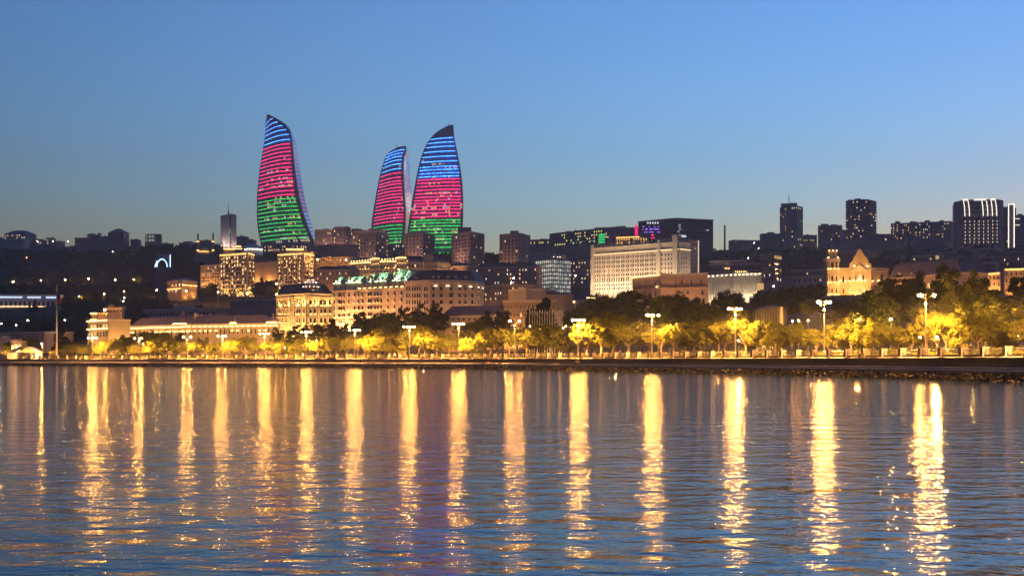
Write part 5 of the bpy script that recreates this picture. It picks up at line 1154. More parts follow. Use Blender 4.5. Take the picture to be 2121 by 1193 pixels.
# ------------------------------------------------------------------ tall lamp masts
LANDM = [(-200, 40, 'the low brown stone building'), (40, 100, 'the boathouse'), (100, 150, 'the tall flagpole'), (150, 183, 'the dark gap beside the corner building'), (183, 225, 'the gold-lit corner building'), (225, 270, 'the blank side wall'), (270, 340, 'the left wing of the long palace'), (340, 420, 'the dome of the long palace'), (420, 500, 'the chimneys of the long palace'), (500, 575, 'the right wing of the long palace'), (575, 618, 'the left face of the grand building'), (618, 690, 'the dome of the grand building'), (690, 760, 'the left half of the green-roofed hotel'), (760, 838, 'the right half of the green-roofed hotel'), (838, 900, 'the flat face of the hotel wing'), (900, 1003, 'the curved face of the hotel wing'), (1003, 1045, 'the gap left of the theatre'), (1045, 1097, 'the theatre front'), (1097, 1175, 'the row of flagpoles'), (1175, 1225, 'the small pavilion'), (1225, 1310, 'the government block'), (1310, 1370, 'the lit eave of the civic building'), (1370, 1440, 'the blank side of the civic building'), (1440, 1500, 'the left half of the colonnade'), (1500, 1560, 'the right half of the colonnade'), (1560, 1630, 'the glass pavilion'), (1630, 1712, 'the low houses by the palace'), (1712, 1740, 'the palace corner tower'), (1740, 1805, 'the palace gable'), (1805, 1845, 'the right wing of the gabled palace'), (1845, 1930, 'the left half of the annex'), (1930, 2046, 'the right half of the annex'), (2046, 2095, 'the amber-lit classical house'), (2095, 2400, 'the hip-roofed house at the right edge')]
def land(px):
    for a, b_, t in LANDM:
        if a <= px < b_: return t
POSN = {1: [''], 2: ['left', 'right'], 3: ['left', 'middle', 'right'], 4: ['leftmost', 'inner left', 'inner right', 'rightmost']}
def posn(px, all_):
    L_ = sorted(q for q in all_ if land(q) == land(px)); i_ = L_.index(px); n_ = len(L_)
    return POSN[n_][i_] if n_ in POSN else ('leftmost' if i_ == 0 else 'rightmost' if i_ == n_-1 else ['', 'second', 'third', 'fourth', 'fifth', 'sixth'][i_])
ORD = 'first second third fourth fifth sixth seventh eighth ninth tenth eleventh twelfth thirteenth fourteenth fifteenth sixteenth seventeenth eighteenth'.split()
MAST = mat('mast_paint', (.16, .14, .12), .5, var=.1, metal=.2)
def ico(r):
    t = (1+5**.5)/2; V = [(-1, t, 0), (1, t, 0), (-1, -t, 0), (1, -t, 0), (0, -1, t), (0, 1, t), (0, -1, -t), (0, 1, -t), (t, 0, -1), (t, 0, 1), (-t, 0, -1), (-t, 0, 1)]
    F = [(0, 11, 5), (0, 5, 1), (0, 1, 7), (0, 7, 10), (0, 10, 11), (1, 5, 9), (5, 11, 4), (11, 10, 2), (10, 7, 6), (7, 1, 8), (3, 9, 4), (3, 4, 2), (3, 2, 6), (3, 6, 8), (3, 8, 9), (4, 9, 5), (2, 4, 11), (6, 2, 10), (8, 6, 7), (9, 8, 1)]
    m = MB(); k = r/math.sqrt(1+t*t); m.v = [(a*k, b*k, c*k*.8) for a, b, c in V]; m.f = F; m.m = [0]*20
    return m
HEAD = ico(.25).mesh('lamp_globe', SODIUM)
CAPM = MB(); CAPM.lathe([(.38, .2), (.3, .36), (.06, .45)], 8); CAPM = CAPM.mesh('lamp_cap', BLKM)
masts = [(2172, 590, (-1.3, -.4, .5, 1.2)), (1917, 612, (-1.25, -.3, 1.15)), (1707, 626, (-1.3, -.5, .4, 1.15)), (1523, 640, (-1.5, -.6, .3, 1.2)), (1350, 653, (-1.2, -.6, .2, 1.6)), (1197, 663, (-1.4, -.4, .5, 1.6)), (1066, 665, (-1.3, 1.3)), (950, 671, (-1.6, -.5, .5, 1.5)),
         (848, 677, (-1.7, -.6, .5, 1.5)), (735, 684, (-1.6, -.4, .6, 1.6)), (634, 688, (-1.5, -.5, .6, 1.6)), (548, 691, (-1.5, -.5, .5, 1.5)), (461, 696, (-1.5, -.2, 1.2)), (388, 698, (-1.3, 1.2)), (288, 701, (-1.5, 0, 1.2)), (192, 700, (-1.5, -.5, .5, 1.5)), (88, 712, (0,)), (-8, 715, (0, 1.0))]
for k, (px, py, xs) in enumerate(masts):
    X, Y = at(px, 8.0); zt = zy(py, Y)-3.0
    e = thing('lamp_mast', ' '.join(f'{posn(px, [q[0] for q in masts])} tall lamp mast with glowing globes in front of {land(px)}'.split()), 'street lamp', (X, Y, 3.0), 'tall lamp masts along the promenade')
    m = MB(); m.lathe([(.2, 0), (.2, .8), (.12, 1.0), (.08, zt-1.6), (.16, zt-1.5), (.16, zt-1.2), (.08, zt-1.1), (.07, zt+.2)], 10); m.build('pole', MAST, e)
    for j, xo in enumerate(xs):
        xo *= .95; yo = (-.9, .9, -.4, .5)[j]
        m = MB(); m.tube((0, 0, zt-.6), (xo*.6, yo*.6, zt-.15), .05, .05, 6); m.tube((xo*.6, yo*.6, zt-.15), (xo, yo, zt+.1), .05, .04, 6); m.build('arm', MAST, e)
        h = put('lamp_globe', HEAD, e, (xo, yo, zt)); put('lamp_cap', CAPM, h, (0, 0, 0))
    ld = bpy.data.lights.new('lamp_beam', 'SPOT'); ld.energy = 5200*(len(xs)+1); ld.color = (1, .44, .10); ld.spot_size = R(172); ld.spot_blend = .35; ld.shadow_soft_size = .4
    lo = bpy.data.objects.new('lamp_beam', ld); COL.objects.link(lo); lo.parent = e; lo.location = (0, 0, zt-.9); lo.rotation_euler = (R(14), 0, 0)
# ------------------------------------------------------------------ low park lamps
PG = ico(.22).mesh('lamp_globe', PARKL); PGD = ico(.22).mesh('lamp_globe', PARKD)
park = [(1118, 680, 14), (1166, 680, 13), (1172, 676, 22), (1304, 680, 12), (1322, 678, 12), (1388, 673, 20), (1402, 671, 22), (1641, 665, 16), (1654, 664, 18), (1674, 664, 20), (1098, 676, 16), (306, 712, 14), (297, 712, 14),
        (1740, 690, 13), (1860, 690, 13), (1990, 692, 13), (2070, 690, 13), (1590, 695, 13), (1460, 700, 13), (1250, 703, 13), (1020, 708, 13), (900, 712, 13), (790, 716, 13), (690, 718, 13), (590, 720, 13), (500, 721, 13), (420, 722, 13), (345, 723, 13), (240, 724, 13), (62, 726, 14), (1820, 700, 18), (1940, 700, 18), (2040, 702, 18), (1530, 705, 20), (1680, 702, 24)]
park += [(2108, 705, 22), (2012, 700, 30), (1905, 704, 28), (1775, 700, 28), (1612, 704, 26), (1485, 702, 30), (1420, 706, 26), (1275, 704, 30), (1210, 708, 24), (1048, 710, 26), (975, 712, 26), (868, 714, 26), (760, 716, 26), (655, 718, 26), (535, 720, 26), (470, 721, 24), (385, 722, 24), (320, 722, 24), (205, 724, 20)]
BL = [(2090, 300), (2040, 296), (1975, 312), (1910, 318), (1845, 322), (1780, 340), (1700, 420), (1620, 480), (1530, 400), (1455, 405), (1385, 415), (1285, 455), (1235, 460), (1005, 535), (875, 612), (810, 622), (755, 620), (655, 612), (590, 620), (325, 615)]
for k, (px, py, d) in enumerate(park):
    d += 7; X, Y = at(px, d); g = max(ground_z(X, Y), 3.0); zt = max(3.2, zy(py, Y)-g)
    e = thing('park_lamp', ' '.join(f'{posn(px, [q[0] for q in park])} low globe park lamp under trees before {land(px)}'.split()), 'park lamp', (X, Y, g), 'low park lamps under the trees')
    m = MB(); m.lathe([(.14, -.1), (.14, .5), (.06, .7), (.05, zt)], 8); m.build('pole', MAST, e); put('lamp_globe', PG if k < 35 and d < 22 or k < 11 else PGD, e, (0, 0, zt))
for k, (px, Z) in enumerate(BL):  # unseen lamps added to brighten the back-row trees
    X, Y = px2(px, Z); g = ground_z(X, Y)
    e = thing('added_back_lamp', ' '.join(f'{posn(px, [q[0] for q in BL])} sodium garden lamp beneath the back trees before {land(px)}'.split()), 'park lamp', (X, Y, g), 'lamps added to brighten the back trees')
    m = MB(); m.lathe([(.16, -.2), (.16, .5), (.07, .7), (.06, 6.6)], 8); m.build('pole', MAST, e); put('lamp_globe', PGD, e, (0, 0, 6.7))
# ------------------------------------------------------------------ street lamps on the slopes
SG = ico(.5).mesh('lamp_globe', SODIUM_S); SW = ico(.35).mesh('lamp_globe', WHITEL); SR = ico(.4).mesh('lamp_globe', emi('red_lamp', (1, .25, .12), 6)); SB = ico(.4).mesh('lamp_globe', emi('blue_lamp', (.1, .25, 1), 3))
slope = [(28, 584, 1300, SG, 'two-globe'), (85, 581, 1300, SG, ''), (135, 579.5, 1300, SG, ''), (184, 577.5, 1300, SG, ''), (239, 580, 1300, SG, ''), (278, 579.5, 1300, SG, '')]
WORDS = ['far left', 'second', 'third', 'fourth', 'fifth', 'rightmost']
SL = [(p, y, Z, g, f'sodium street lamp over lit treetops, {w} along the upper left hillside road') for (p, y, Z, g, _), w in zip(slope, WORDS)]
SL += [(164, 614, 1120, SG, 'sodium lamp standing alone above the gold-lit corner building'), (216, 609, 1100, SG, 'middle sodium lamp of the descending row above the gold-lit corner building'), (257, 603.5, 1120, SG, 'right sodium lamp of the descending row on the left slope'),
       (325, 601, 1100, SG, 'sodium lamp just left of the villa'), (386, 603, 1090, SG, 'sodium lamp in front of the villa'), (217.5, 641.7, 690, SG, 'bright lamp in front of the grey upper block at left'), (452, 605, 1100, SG, 'sodium lamp at the foot of the left lit tower block'),
       (512, 608.6, 1110, SG, 'sodium lamp at the right foot of the left lit tower block'), (573, 610, 1080, SG, 'sodium lamp left of the grand building roof'), (573, 588, 1130, SG, 'sodium lamp at the left foot of the right lit tower block'), (717, 539, 1150, SG, 'sodium lamp on the lit garage wall, right'), (658.5, 537.7, 1160, SG, 'sodium lamp on the lit garage wall, left'),
       (1064, 576, 1000, SG, 'sodium lamp above the stone block left of the glass office'), (1059, 586, 960, SG, 'lower sodium lamp above the stone block left of the glass office'), (1191.5, 571, 1180, SG, 'sodium lamp right of the glass office'),
       (55, 533.5, 1560, SR, 'red lamp on the dark left hillside'), (58, 663.6, 900, SW, 'small white lamp below the arcade, left of three'), (96, 663, 900, SW, 'small white lamp below the arcade, middle of three'), (135, 663, 900, SW, 'small white lamp below the arcade, right of three'),
       (34, 673.6, 850, SW, 'small white lamp low at far left'), (3, 670, 860, SW, 'small white lamp at the left picture edge'), (125, 692, 700, SW, 'white lamp just right of the flagpole'), (274, 526, 1650, SW, 'white lamp below the retaining wall, right'), (234, 521.5, 1660, SW, 'white lamp below the retaining wall, left'),
       (141, 501, 1780, SW, 'pinkish lamp on the ridge beside the dark cluster'), (78, 500, 1770, SW, 'bright lamp before the pitched-roof ridge house'), (110, 500, 1770, SW, 'lamp between the ridge houses'), (308, 540, 1560, SB, 'blue lamp left of the arch gate'), (382, 534, 1560, SB, 'blue lamp right of the arch gate'),
       (258, 617, 1060, SW, 'white lamp upper of two on the left slope path'), (256, 624, 1040, SW, 'white lamp lower of two on the left slope path'), (1645, 561, 1000, SW, 'lamp among low houses left of the palace tower'), (1602, 593, 800, SW, 'small white lamp below the square stone tower'), (1550, 535, 1300, SW, 'white lamp on the dark slope above the colonnade'), (1571, 514.6, 1700, SW, 'lamp beside the long ridge terrace'), (1562, 503, 1700, SW, 'lamp on top of the long ridge terrace')]
for (px, py, Z, gm_, lab) in SL:
    X, Y = px2(px, Z); g = ground_z(X, Y); zt = zy(py, Z)-g
    if zt < 4: g -= 4-zt; zt = 4
    e = thing('street_lamp', lab, 'street lamp', (X, Y, g), 'street lamps on the slopes')
    m = MB(); m.tube((0, 0, -.5), (0, 0, zt), .14, .09, 6); m.build('pole', MAST, e); put('lamp_globe', gm_, e, (0, -.2, zt))
# ------------------------------------------------------------------ trees
def leafmat(name, col, tr=.3, var=.35):
    m = bpy.data.materials.new(name); m.use_nodes = True; t = m.node_tree; t.nodes.clear()
    out = t.nodes.new('ShaderNodeOutputMaterial'); d = t.nodes.new('ShaderNodeBsdfDiffuse'); l = t.nodes.new('ShaderNodeBsdfTranslucent'); mx = t.nodes.new('ShaderNodeMixShader'); mx.inputs[0].default_value = tr
    oi = t.nodes.new('ShaderNodeObjectInfo'); tc = t.nodes.new('ShaderNodeTexCoord'); nz = t.nodes.new('ShaderNodeTexNoise'); nz.inputs['Scale'].default_value = 1.3; nz.inputs['Detail'].default_value = 3
    t.links.new(tc.outputs['Object'], nz.inputs['Vector'])
    ad = t.nodes.new('ShaderNodeMath'); ad.operation = 'ADD'; t.links.new(nz.outputs[0], ad.inputs[0]); t.links.new(oi.outputs['Random'], ad.inputs[1])
    mr = t.nodes.new('ShaderNodeMapRange'); mr.inputs[1].default_value = .3; mr.inputs[2].default_value = 1.7; t.links.new(ad.outputs[0], mr.inputs[0])
    cr = t.nodes.new('ShaderNodeValToRGB'); cr.color_ramp.elements[0].color = (*[c*(1-var) for c in col], 1); cr.color_ramp.elements[1].color = (col[0]*(1+var*1.2), col[1]*(1+var), col[2]*(1+var*.5), 1)
    t.links.new(mr.outputs[0], cr.inputs[0])
    for n_ in (d, l): t.links.new(cr.outputs[0], n_.inputs['Color'])
    t.links.new(d.outputs[0], mx.inputs[1]); t.links.new(l.outputs[0], mx.inputs[2]); t.links.new(mx.outputs[0], out.inputs[0])
    return m
LEAF = leafmat('broad_leaves', (.115, .125, .022), .35, .45); LEAFD = leafmat('dark_leaves', (.06, .075, .018), .25); NEED = leafmat('conifer_needles', (.03, .045, .018), .1)
def leaves(cent, rad, per, size, seed, flat=.75):
    r = np.random.default_rng(seed); n = len(cent)*per
    c = np.repeat(np.asarray(cent, float), per, 0); rr = np.repeat(np.asarray(rad, float), per)[:, None]
    v = r.normal(size=(n, 3)); v /= np.linalg.norm(v, axis=1, keepdims=True); v *= rr*r.uniform(.35, 1.05, (n, 1)); v[:, 2] *= flat
    p = c+v
    a = r.normal(size=(n, 3)); a /= np.linalg.norm(a, axis=1, keepdims=True)
    b_ = np.cross(a, r.normal(size=(n, 3))); b_ /= np.linalg.norm(b_, axis=1, keepdims=True)
    s = (size*r.uniform(.6, 1.3, n))[:, None]
    q = np.stack([p-a*s*.5-b_*s*.28, p+a*s*.1-b_*s*.5, p+a*s*.6, p+b_*s*.5], 1).reshape(-1, 3)
    return q
def quadmesh(name, q, m):
    n = len(q)//4; me = bpy.data.meshes.new(name); me.vertices.add(len(q)); me.vertices.foreach_set('co', q.astype(np.float32).ravel())
    me.loops.add(len(q)); me.loops.foreach_set('vertex_index', np.arange(len(q), dtype=np.int32)); me.polygons.add(n); me.polygons.foreach_set('loop_start', np.arange(0, len(q), 4, dtype=np.int32))
    me.materials.append(m); me.update(calc_edges=True); me.validate()
    return me
def tree_proto(seed, kind):
    r = random.Random(seed); tk = MB(); cent = []; rad = []
    if kind == 'broad' or kind == 'tall':
        th = .26 if kind == 'broad' else .25; cz, rx, rz_ = (.64, .44, .36) if kind == 'broad' else (.60, .33, .42)
        lean = (r.uniform(-.04, .04), r.uniform(-.04, .04))
        tk.tube((0, 0, -.03), (lean[0], lean[1], th+.08), .03, .02, 7)
        for k in range(7):
            a = k*2.4+r.random(); z1 = cz+r.uniform(-.18, .2); d = rx*r.uniform(.45, .8)
            tk.tube((lean[0], lean[1], th+r.uniform(-.02, .08)), (d*math.cos(a), d*math.sin(a), z1), .014, .005, 5)
        lobes = [(0, 0, cz, .62)]
        for k in range(r.randint(4, 6)):
            a = k*2.1+r.random()*1.2; d = rx*r.uniform(.4, .72); lobes.append((d*math.cos(a), d*math.sin(a), cz+rz_*r.uniform(-.5, .62), r.uniform(.34, .55)))
        for (lx, ly, lz, ls) in lobes:
            for k in range(int(26*ls)+3):
                a = r.random()*2*math.pi; u = r.uniform(-1, 1); q = math.sqrt(1-u*u); f = r.uniform(.5, 1.0)**.6
                cent.append((lx+rx*ls*q*math.cos(a)*f*1.15, ly+rx*ls*q*math.sin(a)*f*1.15, lz+rz_*ls*u*f*1.05)); rad.append(r.uniform(.045, .12))
        for k in range(9):      # loose sprays that break the outline
            a = r.random()*6.28; u = r.uniform(-.5, 1); q = math.sqrt(max(0, 1-u*u)); cent.append((rx*q*math.cos(a)*.95, rx*q*math.sin(a)*.95, cz+rz_*u*.95)); rad.append(r.uniform(.05, .09))
        q = leaves(cent, rad, 125, .027, seed)
    elif kind == 'ball':
        tk.tube((0, 0, -.03), (0, 0, .4), .03, .025, 6)
        for k in range(40):
            a = r.random()*2*math.pi; u = r.uniform(-1, 1); w = math.sqrt(1-u*u); cent.append((.42*w*math.cos(a)*.85, .42*w*math.sin(a)*.85, .58+.34*u)); rad.append(.12)
        q = leaves(cent, rad, 80, .045, seed)
    else:   # conifer / cypress
        wdt = .1 if kind == 'cypress' else .3
        tk.tube((0, 0, -.03), (0, 0, .9), .03, .008, 6)
        for k in range(110):
            z = r.uniform(.06, .97)**1.15; a = r.random()*6.28; rr_ = wdt*(1-z)**(.5 if kind == 'cypress' else .8)*r.uniform(.5, 1); cent.append((rr_*math.cos(a), rr_*math.sin(a), z)); rad.append(.05+.05*(1-z))
        q = leaves(cent, rad, 50, .035, seed)
    return tk, q
PROTO = {}
for kind, seeds in (('broad', (11, 12, 13, 14, 15)), ('tall', (21, 22, 23)), ('ball', (31, 32)), ('cypress', (41,)), ('pine', (51, 52))):
    for s_ in seeds:
        tk, q = tree_proto(s_, kind); PROTO.setdefault(kind, []).append((tk.mesh('trunk', BARK), quadmesh('crown', q, NEED if kind in ('cypress', 'pine') else (LEAFD if kind == 'tall' else LEAF)), q))
TREES = []
def tree(kind, X, Y, ytop, px, row, wide=1.0, idx=None):
    g = ground_z(X, Y); g = max(g, 3.0) if Y-zw(px) < 60 else g
    h = zy(ytop, Y)-g
    if h < 2: h = 2.0
    TREES.append((kind, X, Y, g, h, px, row, wide))
rt = random.Random(5)
front = [(2125, 652), (2075, 668), (2030, 650), (1985, 672), (1958, 650), (1922, 643), (1890, 662), (1855, 668), (1825, 672), (1795, 660), (1765, 652), (1735, 668), (1690, 672), (1665, 672), (1640, 672), (1605, 672), (1575, 658), (1545, 653), (1500, 660), (1475, 665), (1450, 656), (1425, 668), (1395, 672), (1368, 674), (1325, 672), (1300, 662), (1270, 660), (1245, 652), (1215, 674), (1178, 677), (1155, 676), (1125, 674), (1090, 674), (1055, 672), (1030, 682), (1005, 690), (965, 690), (930, 694), (905, 690), (880, 690), (832, 706), (805, 700), (775, 698), (755, 694), (720, 702), (705, 708), (685, 698), (660, 700), (645, 700), (610, 708), (580, 705), (555, 702), (530, 702), (500, 706), (475, 702), (440, 706), (405, 704), (372, 708), (340, 712), (310, 704), (275, 708), (250, 712), (225, 706), (205, 710), (170, 712), (150, 718), (108, 722), (12, 720)]
for px, yt in [(27, 592), (86, 590), (137, 588), (186, 586), (241, 589), (279, 588), (200, 590), (250, 592)]:
    X, Y = px2(px, 1296); tree('broad', X, Y, yt, px, 'hill', 1.0)
for px, yt in front:
    X, Y = at(px, rt.uniform(12.5, 16.5)); k = 'ball' if px in (832, 705, 610, 250, 1178, 440) else 'broad'
    tree(k, X, Y, yt+rt.uniform(-5, 9), px, 'front', rt.uniform(.8, 1.15))
mid = [(2100, 640), (2050, 640), (2005, 655), (1940, 662), (1875, 672), (1810, 664), (1750, 662), (1715, 672), (1625, 668), (1560, 662), (1510, 665), (1490, 655), (1435, 660), (1410, 672), (1380, 668), (1345, 672), (1285, 655), (1230, 662), (1200, 678), (1140, 672), (1105, 674), (1070, 674), (1015, 684), (985, 684), (945, 690), (890, 676), (865, 672), (840, 686), (815, 680), (790, 680), (765, 684), (740, 690), (695, 694), (670, 690), (625, 698), (595, 694), (565, 700), (515, 698), (485, 702), (455, 704), (420, 698), (390, 704), (355, 700), (325, 696), (290, 692), (265, 696), (235, 702), (190, 708), (160, 710), (135, 716)]
for px, yt in mid:
    X, Y = at(px, rt.uniform(20, 30)); tree(rt.choice(('broad', 'broad', 'tall')), X, Y, yt+rt.uniform(-3, 3), px, 'second', rt.uniform(.9, 1.2))
back = [(2118, 566, 330), (2065, 604, 300), (2035, 612, 310), (2000, 560, 325), (1962, 558, 340), (1930, 584, 330), (1890, 570, 360), (1858, 574, 370), (1830, 614, 330), (1800, 604, 345), (1760, 622, 420), (1735, 628, 400), (1680, 618, 480), (1645, 612, 520), (1600, 612, 540), (1550, 640, 400), (1505, 625, 430), (1470, 618, 430), (1440, 614, 440), (1402, 608, 450), (1365, 622, 430), (1300, 608, 480), (1270, 602, 500), (1245, 614, 480), (1222, 624, 510), (1190, 648, 500), (1040, 648, 560), (1020, 642, 570), (990, 660, 560), (960, 668, 560), (885, 627, 640), (860, 645, 640), (825, 642, 650), (798, 646, 650), (770, 652, 650), (742, 650, 645), (705, 672, 640), (672, 670, 640), (640, 675, 630), (605, 674, 650), (580, 680, 640), (370, 692, 640), (340, 688, 640), (310, 685, 640), (280, 690, 640), (255, 698, 640), (60, 700, 650), (20, 706, 650), (142, 702, 650)]
for px, yt, Z in back:
    X, Y = px2(px, Z); tree('tall' if rt.random() < .6 else 'broad', X, Y, yt, px, 'back', rt.uniform(.85, 1.15))
for px, yt, Z, k in ((1131, 616, 560, 'pine'), (1097, 640, 540, 'cypress'), (1106, 640, 540, 'cypress'), (1118, 628, 560, 'cypress'), (1800, 600, 330, 'pine'), (690, 660, 660, 'cypress'), (126, 668, 660, 'pine'), (1512, 600, 700, 'broad'), (73, 620, 1060, 'pine'), (62, 626, 1060, 'cypress'), (541, 575, 1170, 'pine'), (548, 585, 1150, 'tall'), (560, 592, 1140, 'broad'), (530, 590, 1150, 'tall'), (440, 585, 1140, 'tall'), (428, 592, 1130, 'broad')):
    X, Y = px2(px, Z); tree(k, X, Y, yt, px, 'hill', 1.0)
KW = {'broad': 'broad leafy', 'tall': 'dark upright leafy', 'ball': 'clipped round', 'cypress': 'slim dark cypress', 'pine': 'dark conifer'}
ROWPX = {r_: [t[5] for t in TREES if t[6] == r_] for r_ in ('front', 'second', 'back', 'hill')}
for i, (kind, X, Y, g, h, px, row, wide) in enumerate(TREES):
    rowt = {'front': 'front-row', 'second': 'second-row', 'back': 'back-row', 'hill': 'hillside'}[row]
    e = thing('tree', ' '.join(f'{posn(px, ROWPX[row])} {KW[kind]} {rowt} tree before {land(px)}'.split()), 'tree', (X, Y, g), f'{rowt} trees')
    e.rotation_euler = (0, 0, rt.random()*6.28); e.scale = (h*wide, h*wide, h)
    tk, cr, _ = rt.choice(PROTO[kind]); put('trunk', tk, e); put('crown', cr, e)
# hedges along the promenade and dark woods on the slopes (one mass each)
def wood(name, label, zones, n, size, per, seed, m, block=()):
    r = np.random.default_rng(seed); cent = []; rad = []
    while len(cent) < n:
        z = zones[r.integers(len(zones))]; px = r.uniform(z[0], z[1]); Z = r.uniform(z[2], z[3])
        if any(a <= px <= b_ and c <= Z <= d_ for a, b_, c, d_ in block): continue
        X, Y = px2(px, Z); g = ground_z(X, Y); s = r.uniform(*size)
        for k in range(3):
            cent.append((X+r.normal()*s*.45, Y+r.normal()*s*.45, g+s*(.25+.38*k)+r.normal()*.2)); rad.append(s*(.62-.14*k))
    q = leaves(cent, rad, per, 1.25 if size[1] > 3 else .3, seed, 1.0)
    tag(put(name, quadmesh(name, q, m)), label, 'wood' if size[1] > 3 else 'hedge', kind='stuff')
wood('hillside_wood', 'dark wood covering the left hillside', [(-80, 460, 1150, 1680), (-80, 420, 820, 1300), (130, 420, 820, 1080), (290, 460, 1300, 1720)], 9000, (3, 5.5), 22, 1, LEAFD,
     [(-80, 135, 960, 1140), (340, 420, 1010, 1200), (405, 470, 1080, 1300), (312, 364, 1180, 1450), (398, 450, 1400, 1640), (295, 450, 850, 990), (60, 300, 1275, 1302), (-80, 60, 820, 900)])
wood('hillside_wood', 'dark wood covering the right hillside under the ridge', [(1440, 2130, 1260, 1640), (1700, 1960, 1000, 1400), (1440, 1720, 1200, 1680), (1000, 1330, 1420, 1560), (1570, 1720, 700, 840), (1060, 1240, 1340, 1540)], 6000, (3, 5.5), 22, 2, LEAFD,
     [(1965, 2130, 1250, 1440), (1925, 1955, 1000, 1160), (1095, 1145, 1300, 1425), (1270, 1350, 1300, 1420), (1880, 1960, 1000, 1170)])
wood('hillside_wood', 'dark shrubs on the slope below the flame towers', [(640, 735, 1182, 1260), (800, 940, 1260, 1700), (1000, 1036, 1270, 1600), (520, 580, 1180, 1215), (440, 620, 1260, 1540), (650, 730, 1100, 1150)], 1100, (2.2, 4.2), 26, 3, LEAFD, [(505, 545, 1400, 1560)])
def hedge():
    r = np.random.default_rng(9); cent = []; rad = []
    for k in range(1500):
        px = r.uniform(140, 2160); u = r.random(); X, Y = at(px, r.uniform(9.2, 11) if u < .3 else r.uniform(13, 34)); s = r.uniform(.3, .7) if u < .3 else r.uniform(.5, 1.5)
        cent.append((X, Y, 3.0+s*.5)); rad.append(s)
    tag(put('shrubbery', quadmesh('shrubbery', leaves(cent, rad, 100, .2, 9, .8), LEAF)), 'low shrubs and flower beds behind the promenade balustrade', 'shrubs', kind='stuff')
hedge()
# ------------------------------------------------------------------ flagpoles in front of the theatre
for k in range(14):
    px = 1097+k*5.2; X, Y = px2(px, 470+6*(k % 3)); g = ground_z(X, Y); zt = zy(640+1.2*(k % 4), Y)-g
    e = thing('flagpole', ('leftmost ' if k == 0 else 'rightmost ' if k == 13 else '')+'slim white flagpole in the row before the stone theatre', 'flagpole', (X, Y, g), 'flagpoles before the theatre')
    m = MB(); m.tube((0, 0, -.3), (0, 0, zt), .09, .05, 6); m.build('pole', WHITE, e); m = MB(); m.tube((0, 0, zt-.2), (.55, 0, zt-1.6), .05, .03, 5); m.build('outrigger', WHITE, e)
# ------------------------------------------------------------------ people on the quay
def figure(sit):
    me = bpy.data.meshes.new('person_base')
    if sit:
        V = [(0, 0, .08), (0, -.02, .30), (0, 0, .52), (0, -.03, .62), (0, -.05, .74), (.2, 0, .5), (.26, -.12, .28), (.16, -.34, .2), (-.2, 0, .5), (-.26, -.12, .28), (-.16, -.34, .2), (.1, -.05, .08), (.13, -.45, .12), (.13, -.48, -.32), (.13, -.6, -.36), (-.1, -.05, .08), (-.13, -.45, .12), (-.13, -.48, -.32), (-.13, -.6, -.36)]
    else:
        V = [(0, 0, .95), (0, 0, 1.18), (0, 0, 1.42), (0, -.01, 1.52), (0, -.02, 1.64), (.2, 0, 1.4), (.25, .02, 1.13), (.23, -.1, .88), (-.2, 0, 1.4), (-.25, .02, 1.13), (-.23, -.1, .88), (.1, 0, .9), (.12, -.04, .5), (.13, .04, .08), (.14, -.1, .04), (-.1, 0, .9), (-.12, .06, .5), (-.13, .1, .08), (-.14, -.04, .04)]
    E_ = [(0, 1), (1, 2), (2, 3), (3, 4), (2, 5), (5, 6), (6, 7), (2, 8), (8, 9), (9, 10), (0, 11), (11, 12), (12, 13), (13, 14), (0, 15), (15, 16), (16, 17), (17, 18)]
    RD = [.15, .15, .16, .06, .105, .07, .055, .04, .07, .055, .04, .1, .075, .05, .045, .1, .075, .05, .045]
    me.from_pydata(V, E_, []); o = bpy.data.objects.new('person_base', me); COL.objects.link(o)
    md = o.modifiers.new('skin', 'SKIN'); 
    for i, r_ in enumerate(RD): me.skin_vertices[0].data[i].radius = (r_, r_*.8 if i < 3 else r_)
    me.skin_vertices[0].data[0].use_root = True
    s_ = o.modifiers.new('sub', 'SUBSURF'); s_.levels = 2; s_.render_levels = 2
    dg = bpy.context.evaluated_depsgraph_get(); out = bpy.data.meshes.new_from_object(o.evaluated_get(dg)); bpy.data.objects.remove(o)
    top = max(V)[2]
    return out, (.57 if sit else 1.46), (.12 if sit else .93)
SKIN = mat('skin', (.35, .2, .14), .6, var=.1); HAIR = mat('dark_hair', (.02, .015, .012), .6, var=.1)
FIG = {}
def person(label, px, d, z, sit, top, leg, rz):
    if sit not in FIG: FIG[sit] = figure(sit)
    me, zn, zh = FIG[sit]; me = me.copy()
    for m_ in (top, leg, SKIN, HAIR): me.materials.append(m_)
    for p in me.polygons:
        c = p.center
        if c.z > zn+.08 and (c.y > -.03 or c.z > zn+.2): p.material_index = 3
        elif c.z > zn: p.material_index = 2
        elif c.z < zh or (sit and c.y < -.3 and c.z < .2): p.material_index = 1
        else: p.material_index = 0
        p.use_smooth = True
    me.name = 'person'
    X, Y = at(px, d); o = put('person', me, None, (X, Y, z), rz); tag(o, label, 'person')
CL = [mat('navy_cloth', (.03, .035, .06), .9, var=.1), mat('black_cloth', (.015, .015, .018), .9, var=.1), mat('red_cloth', (.30, .06, .03), .9, var=.1), mat('white_cloth', (.5, .48, .45), .9, var=.1), mat('olive_cloth', (.10, .085, .04), .9, var=.1)]
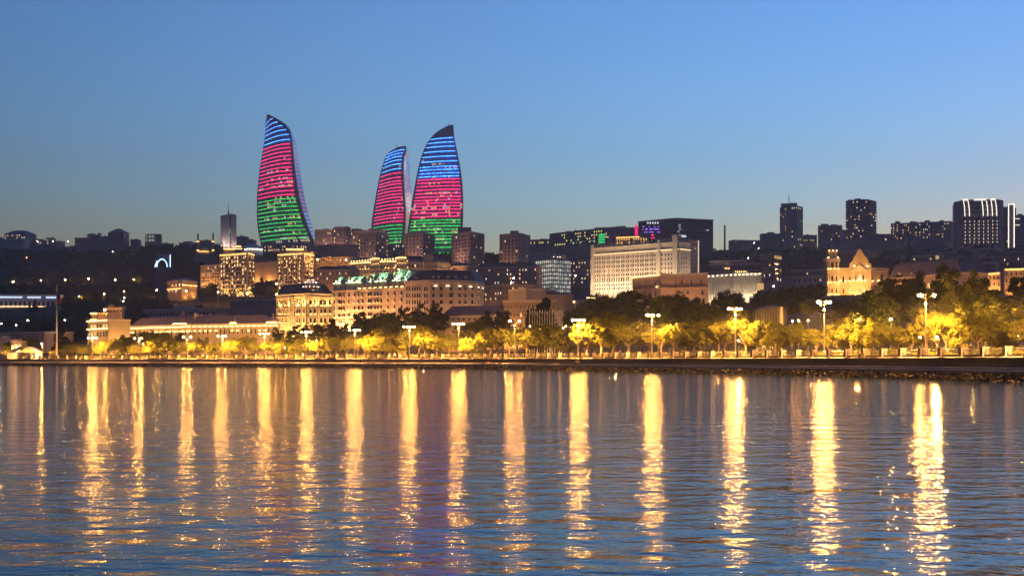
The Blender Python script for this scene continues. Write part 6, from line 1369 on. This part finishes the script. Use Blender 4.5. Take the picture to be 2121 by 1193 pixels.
for (px, sit, d, z, a, b_, lab) in (
    (1782, 1, 5.5, 2.95, 1, 0, 'person in black sitting on the top quay step, left of a pair'), (1790, 1, 5.5, 2.95, 4, 1, 'person in olive sitting on the top quay step, right of a pair'),
    (1194, 1, 1.75, 1.62, 1, 1, 'person all in black sitting on the quay ledge, left of a pair'), (1199, 1, 1.75, 1.62, 1, 0, 'person in dark blue trousers sitting on the quay ledge, right of a pair'),
    (1007, 1, 1.75, 1.62, 1, 1, 'person in black sitting on the quay ledge beside a person in red'), (1012, 1, 1.75, 1.62, 2, 1, 'person in a red top sitting on the quay ledge'),
    (950, 0, 2.6, 1.63, 1, 1, 'person in black standing on the lower quay ledge below the seventh mast'), (933, 0, 2.6, 1.63, 1, 0, 'person standing on the lower ledge just left of the seventh mast'),
    (775, 1, 1.75, 1.62, 1, 1, 'person sitting alone on the quay ledge between the eighth and ninth masts'), (748, 1, 4.35, 2.07, 1, 1, 'person in black sitting on the quay steps beside one in white'), (751, 1, 4.35, 2.07, 3, 0, 'person in a white top sitting on the quay steps'),
    (686, 0, 5.95, 3.0, 1, 1, 'person standing at the balustrade between the ninth and tenth masts'), (694, 1, 4.35, 2.07, 0, 1, 'person in navy sitting on the quay steps between the ninth and tenth masts'), (1066, 0, 7.5, 3.0, 1, 1, 'person in black walking behind the balustrade at the sixth mast'), (954, 0, 7.5, 3.0, 3, 1, 'person in a white top walking behind the balustrade at the seventh mast')):
    person(lab, px, d, z, bool(sit), CL[a], CL[b_], RND.uniform(-.5, .5)+R(-35))
# strollers behind the balustrade
rp = random.Random(21)
WALK = [(612, 1, 0), (628, 3, 1), (655, 0, 1), (700, 2, 1), (716, 1, 1), (726, 3, 0), (772, 1, 0), (806, 4, 1), (818, 3, 1), (828, 0, 0), (838, 1, 1), (884, 3, 1), (1284, 1, 0), (1408, 1, 1), (1415, 4, 0), (2010, 1, 1), (540, 1, 1), (420, 3, 1)]
NAMES_ = ['navy', 'black', 'red', 'white', 'olive']
for px, a, b_ in WALK:
    ot = sorted(q[0] for q in WALK if land(q[0]) == land(px) and q[1] == a); w = {1: [''], 2: ['left', 'right'], 3: ['left', 'middle', 'right']}[len(ot)][ot.index(px)]
    person(' '.join(f'{w} person in a {NAMES_[a]} top strolling before {land(px)}'.split()), px, rp.uniform(7.4, 8.6), 3.004, False, CL[a], CL[b_], rp.uniform(0, 6))
# ------------------------------------------------------------------ evening haze over the whole bay
m = bpy.data.materials.new('evening_haze'); m.use_nodes = True; t = m.node_tree; t.nodes.clear()
out = t.nodes.new('ShaderNodeOutputMaterial'); pv = t.nodes.new('ShaderNodeVolumePrincipled')
pv.inputs['Color'].default_value = (.95, .95, .98, 1); pv.inputs['Density'].default_value = HAZE; pv.inputs['Anisotropy'].default_value = .35
t.links.new(pv.outputs[0], out.inputs['Volume'])
q = MB(); q.box(-2000, 2000, -320, 2800, -3, 400); tag(q.build('haze', m), 'thin evening haze over the bay and the town', 'haze', kind='stuff')
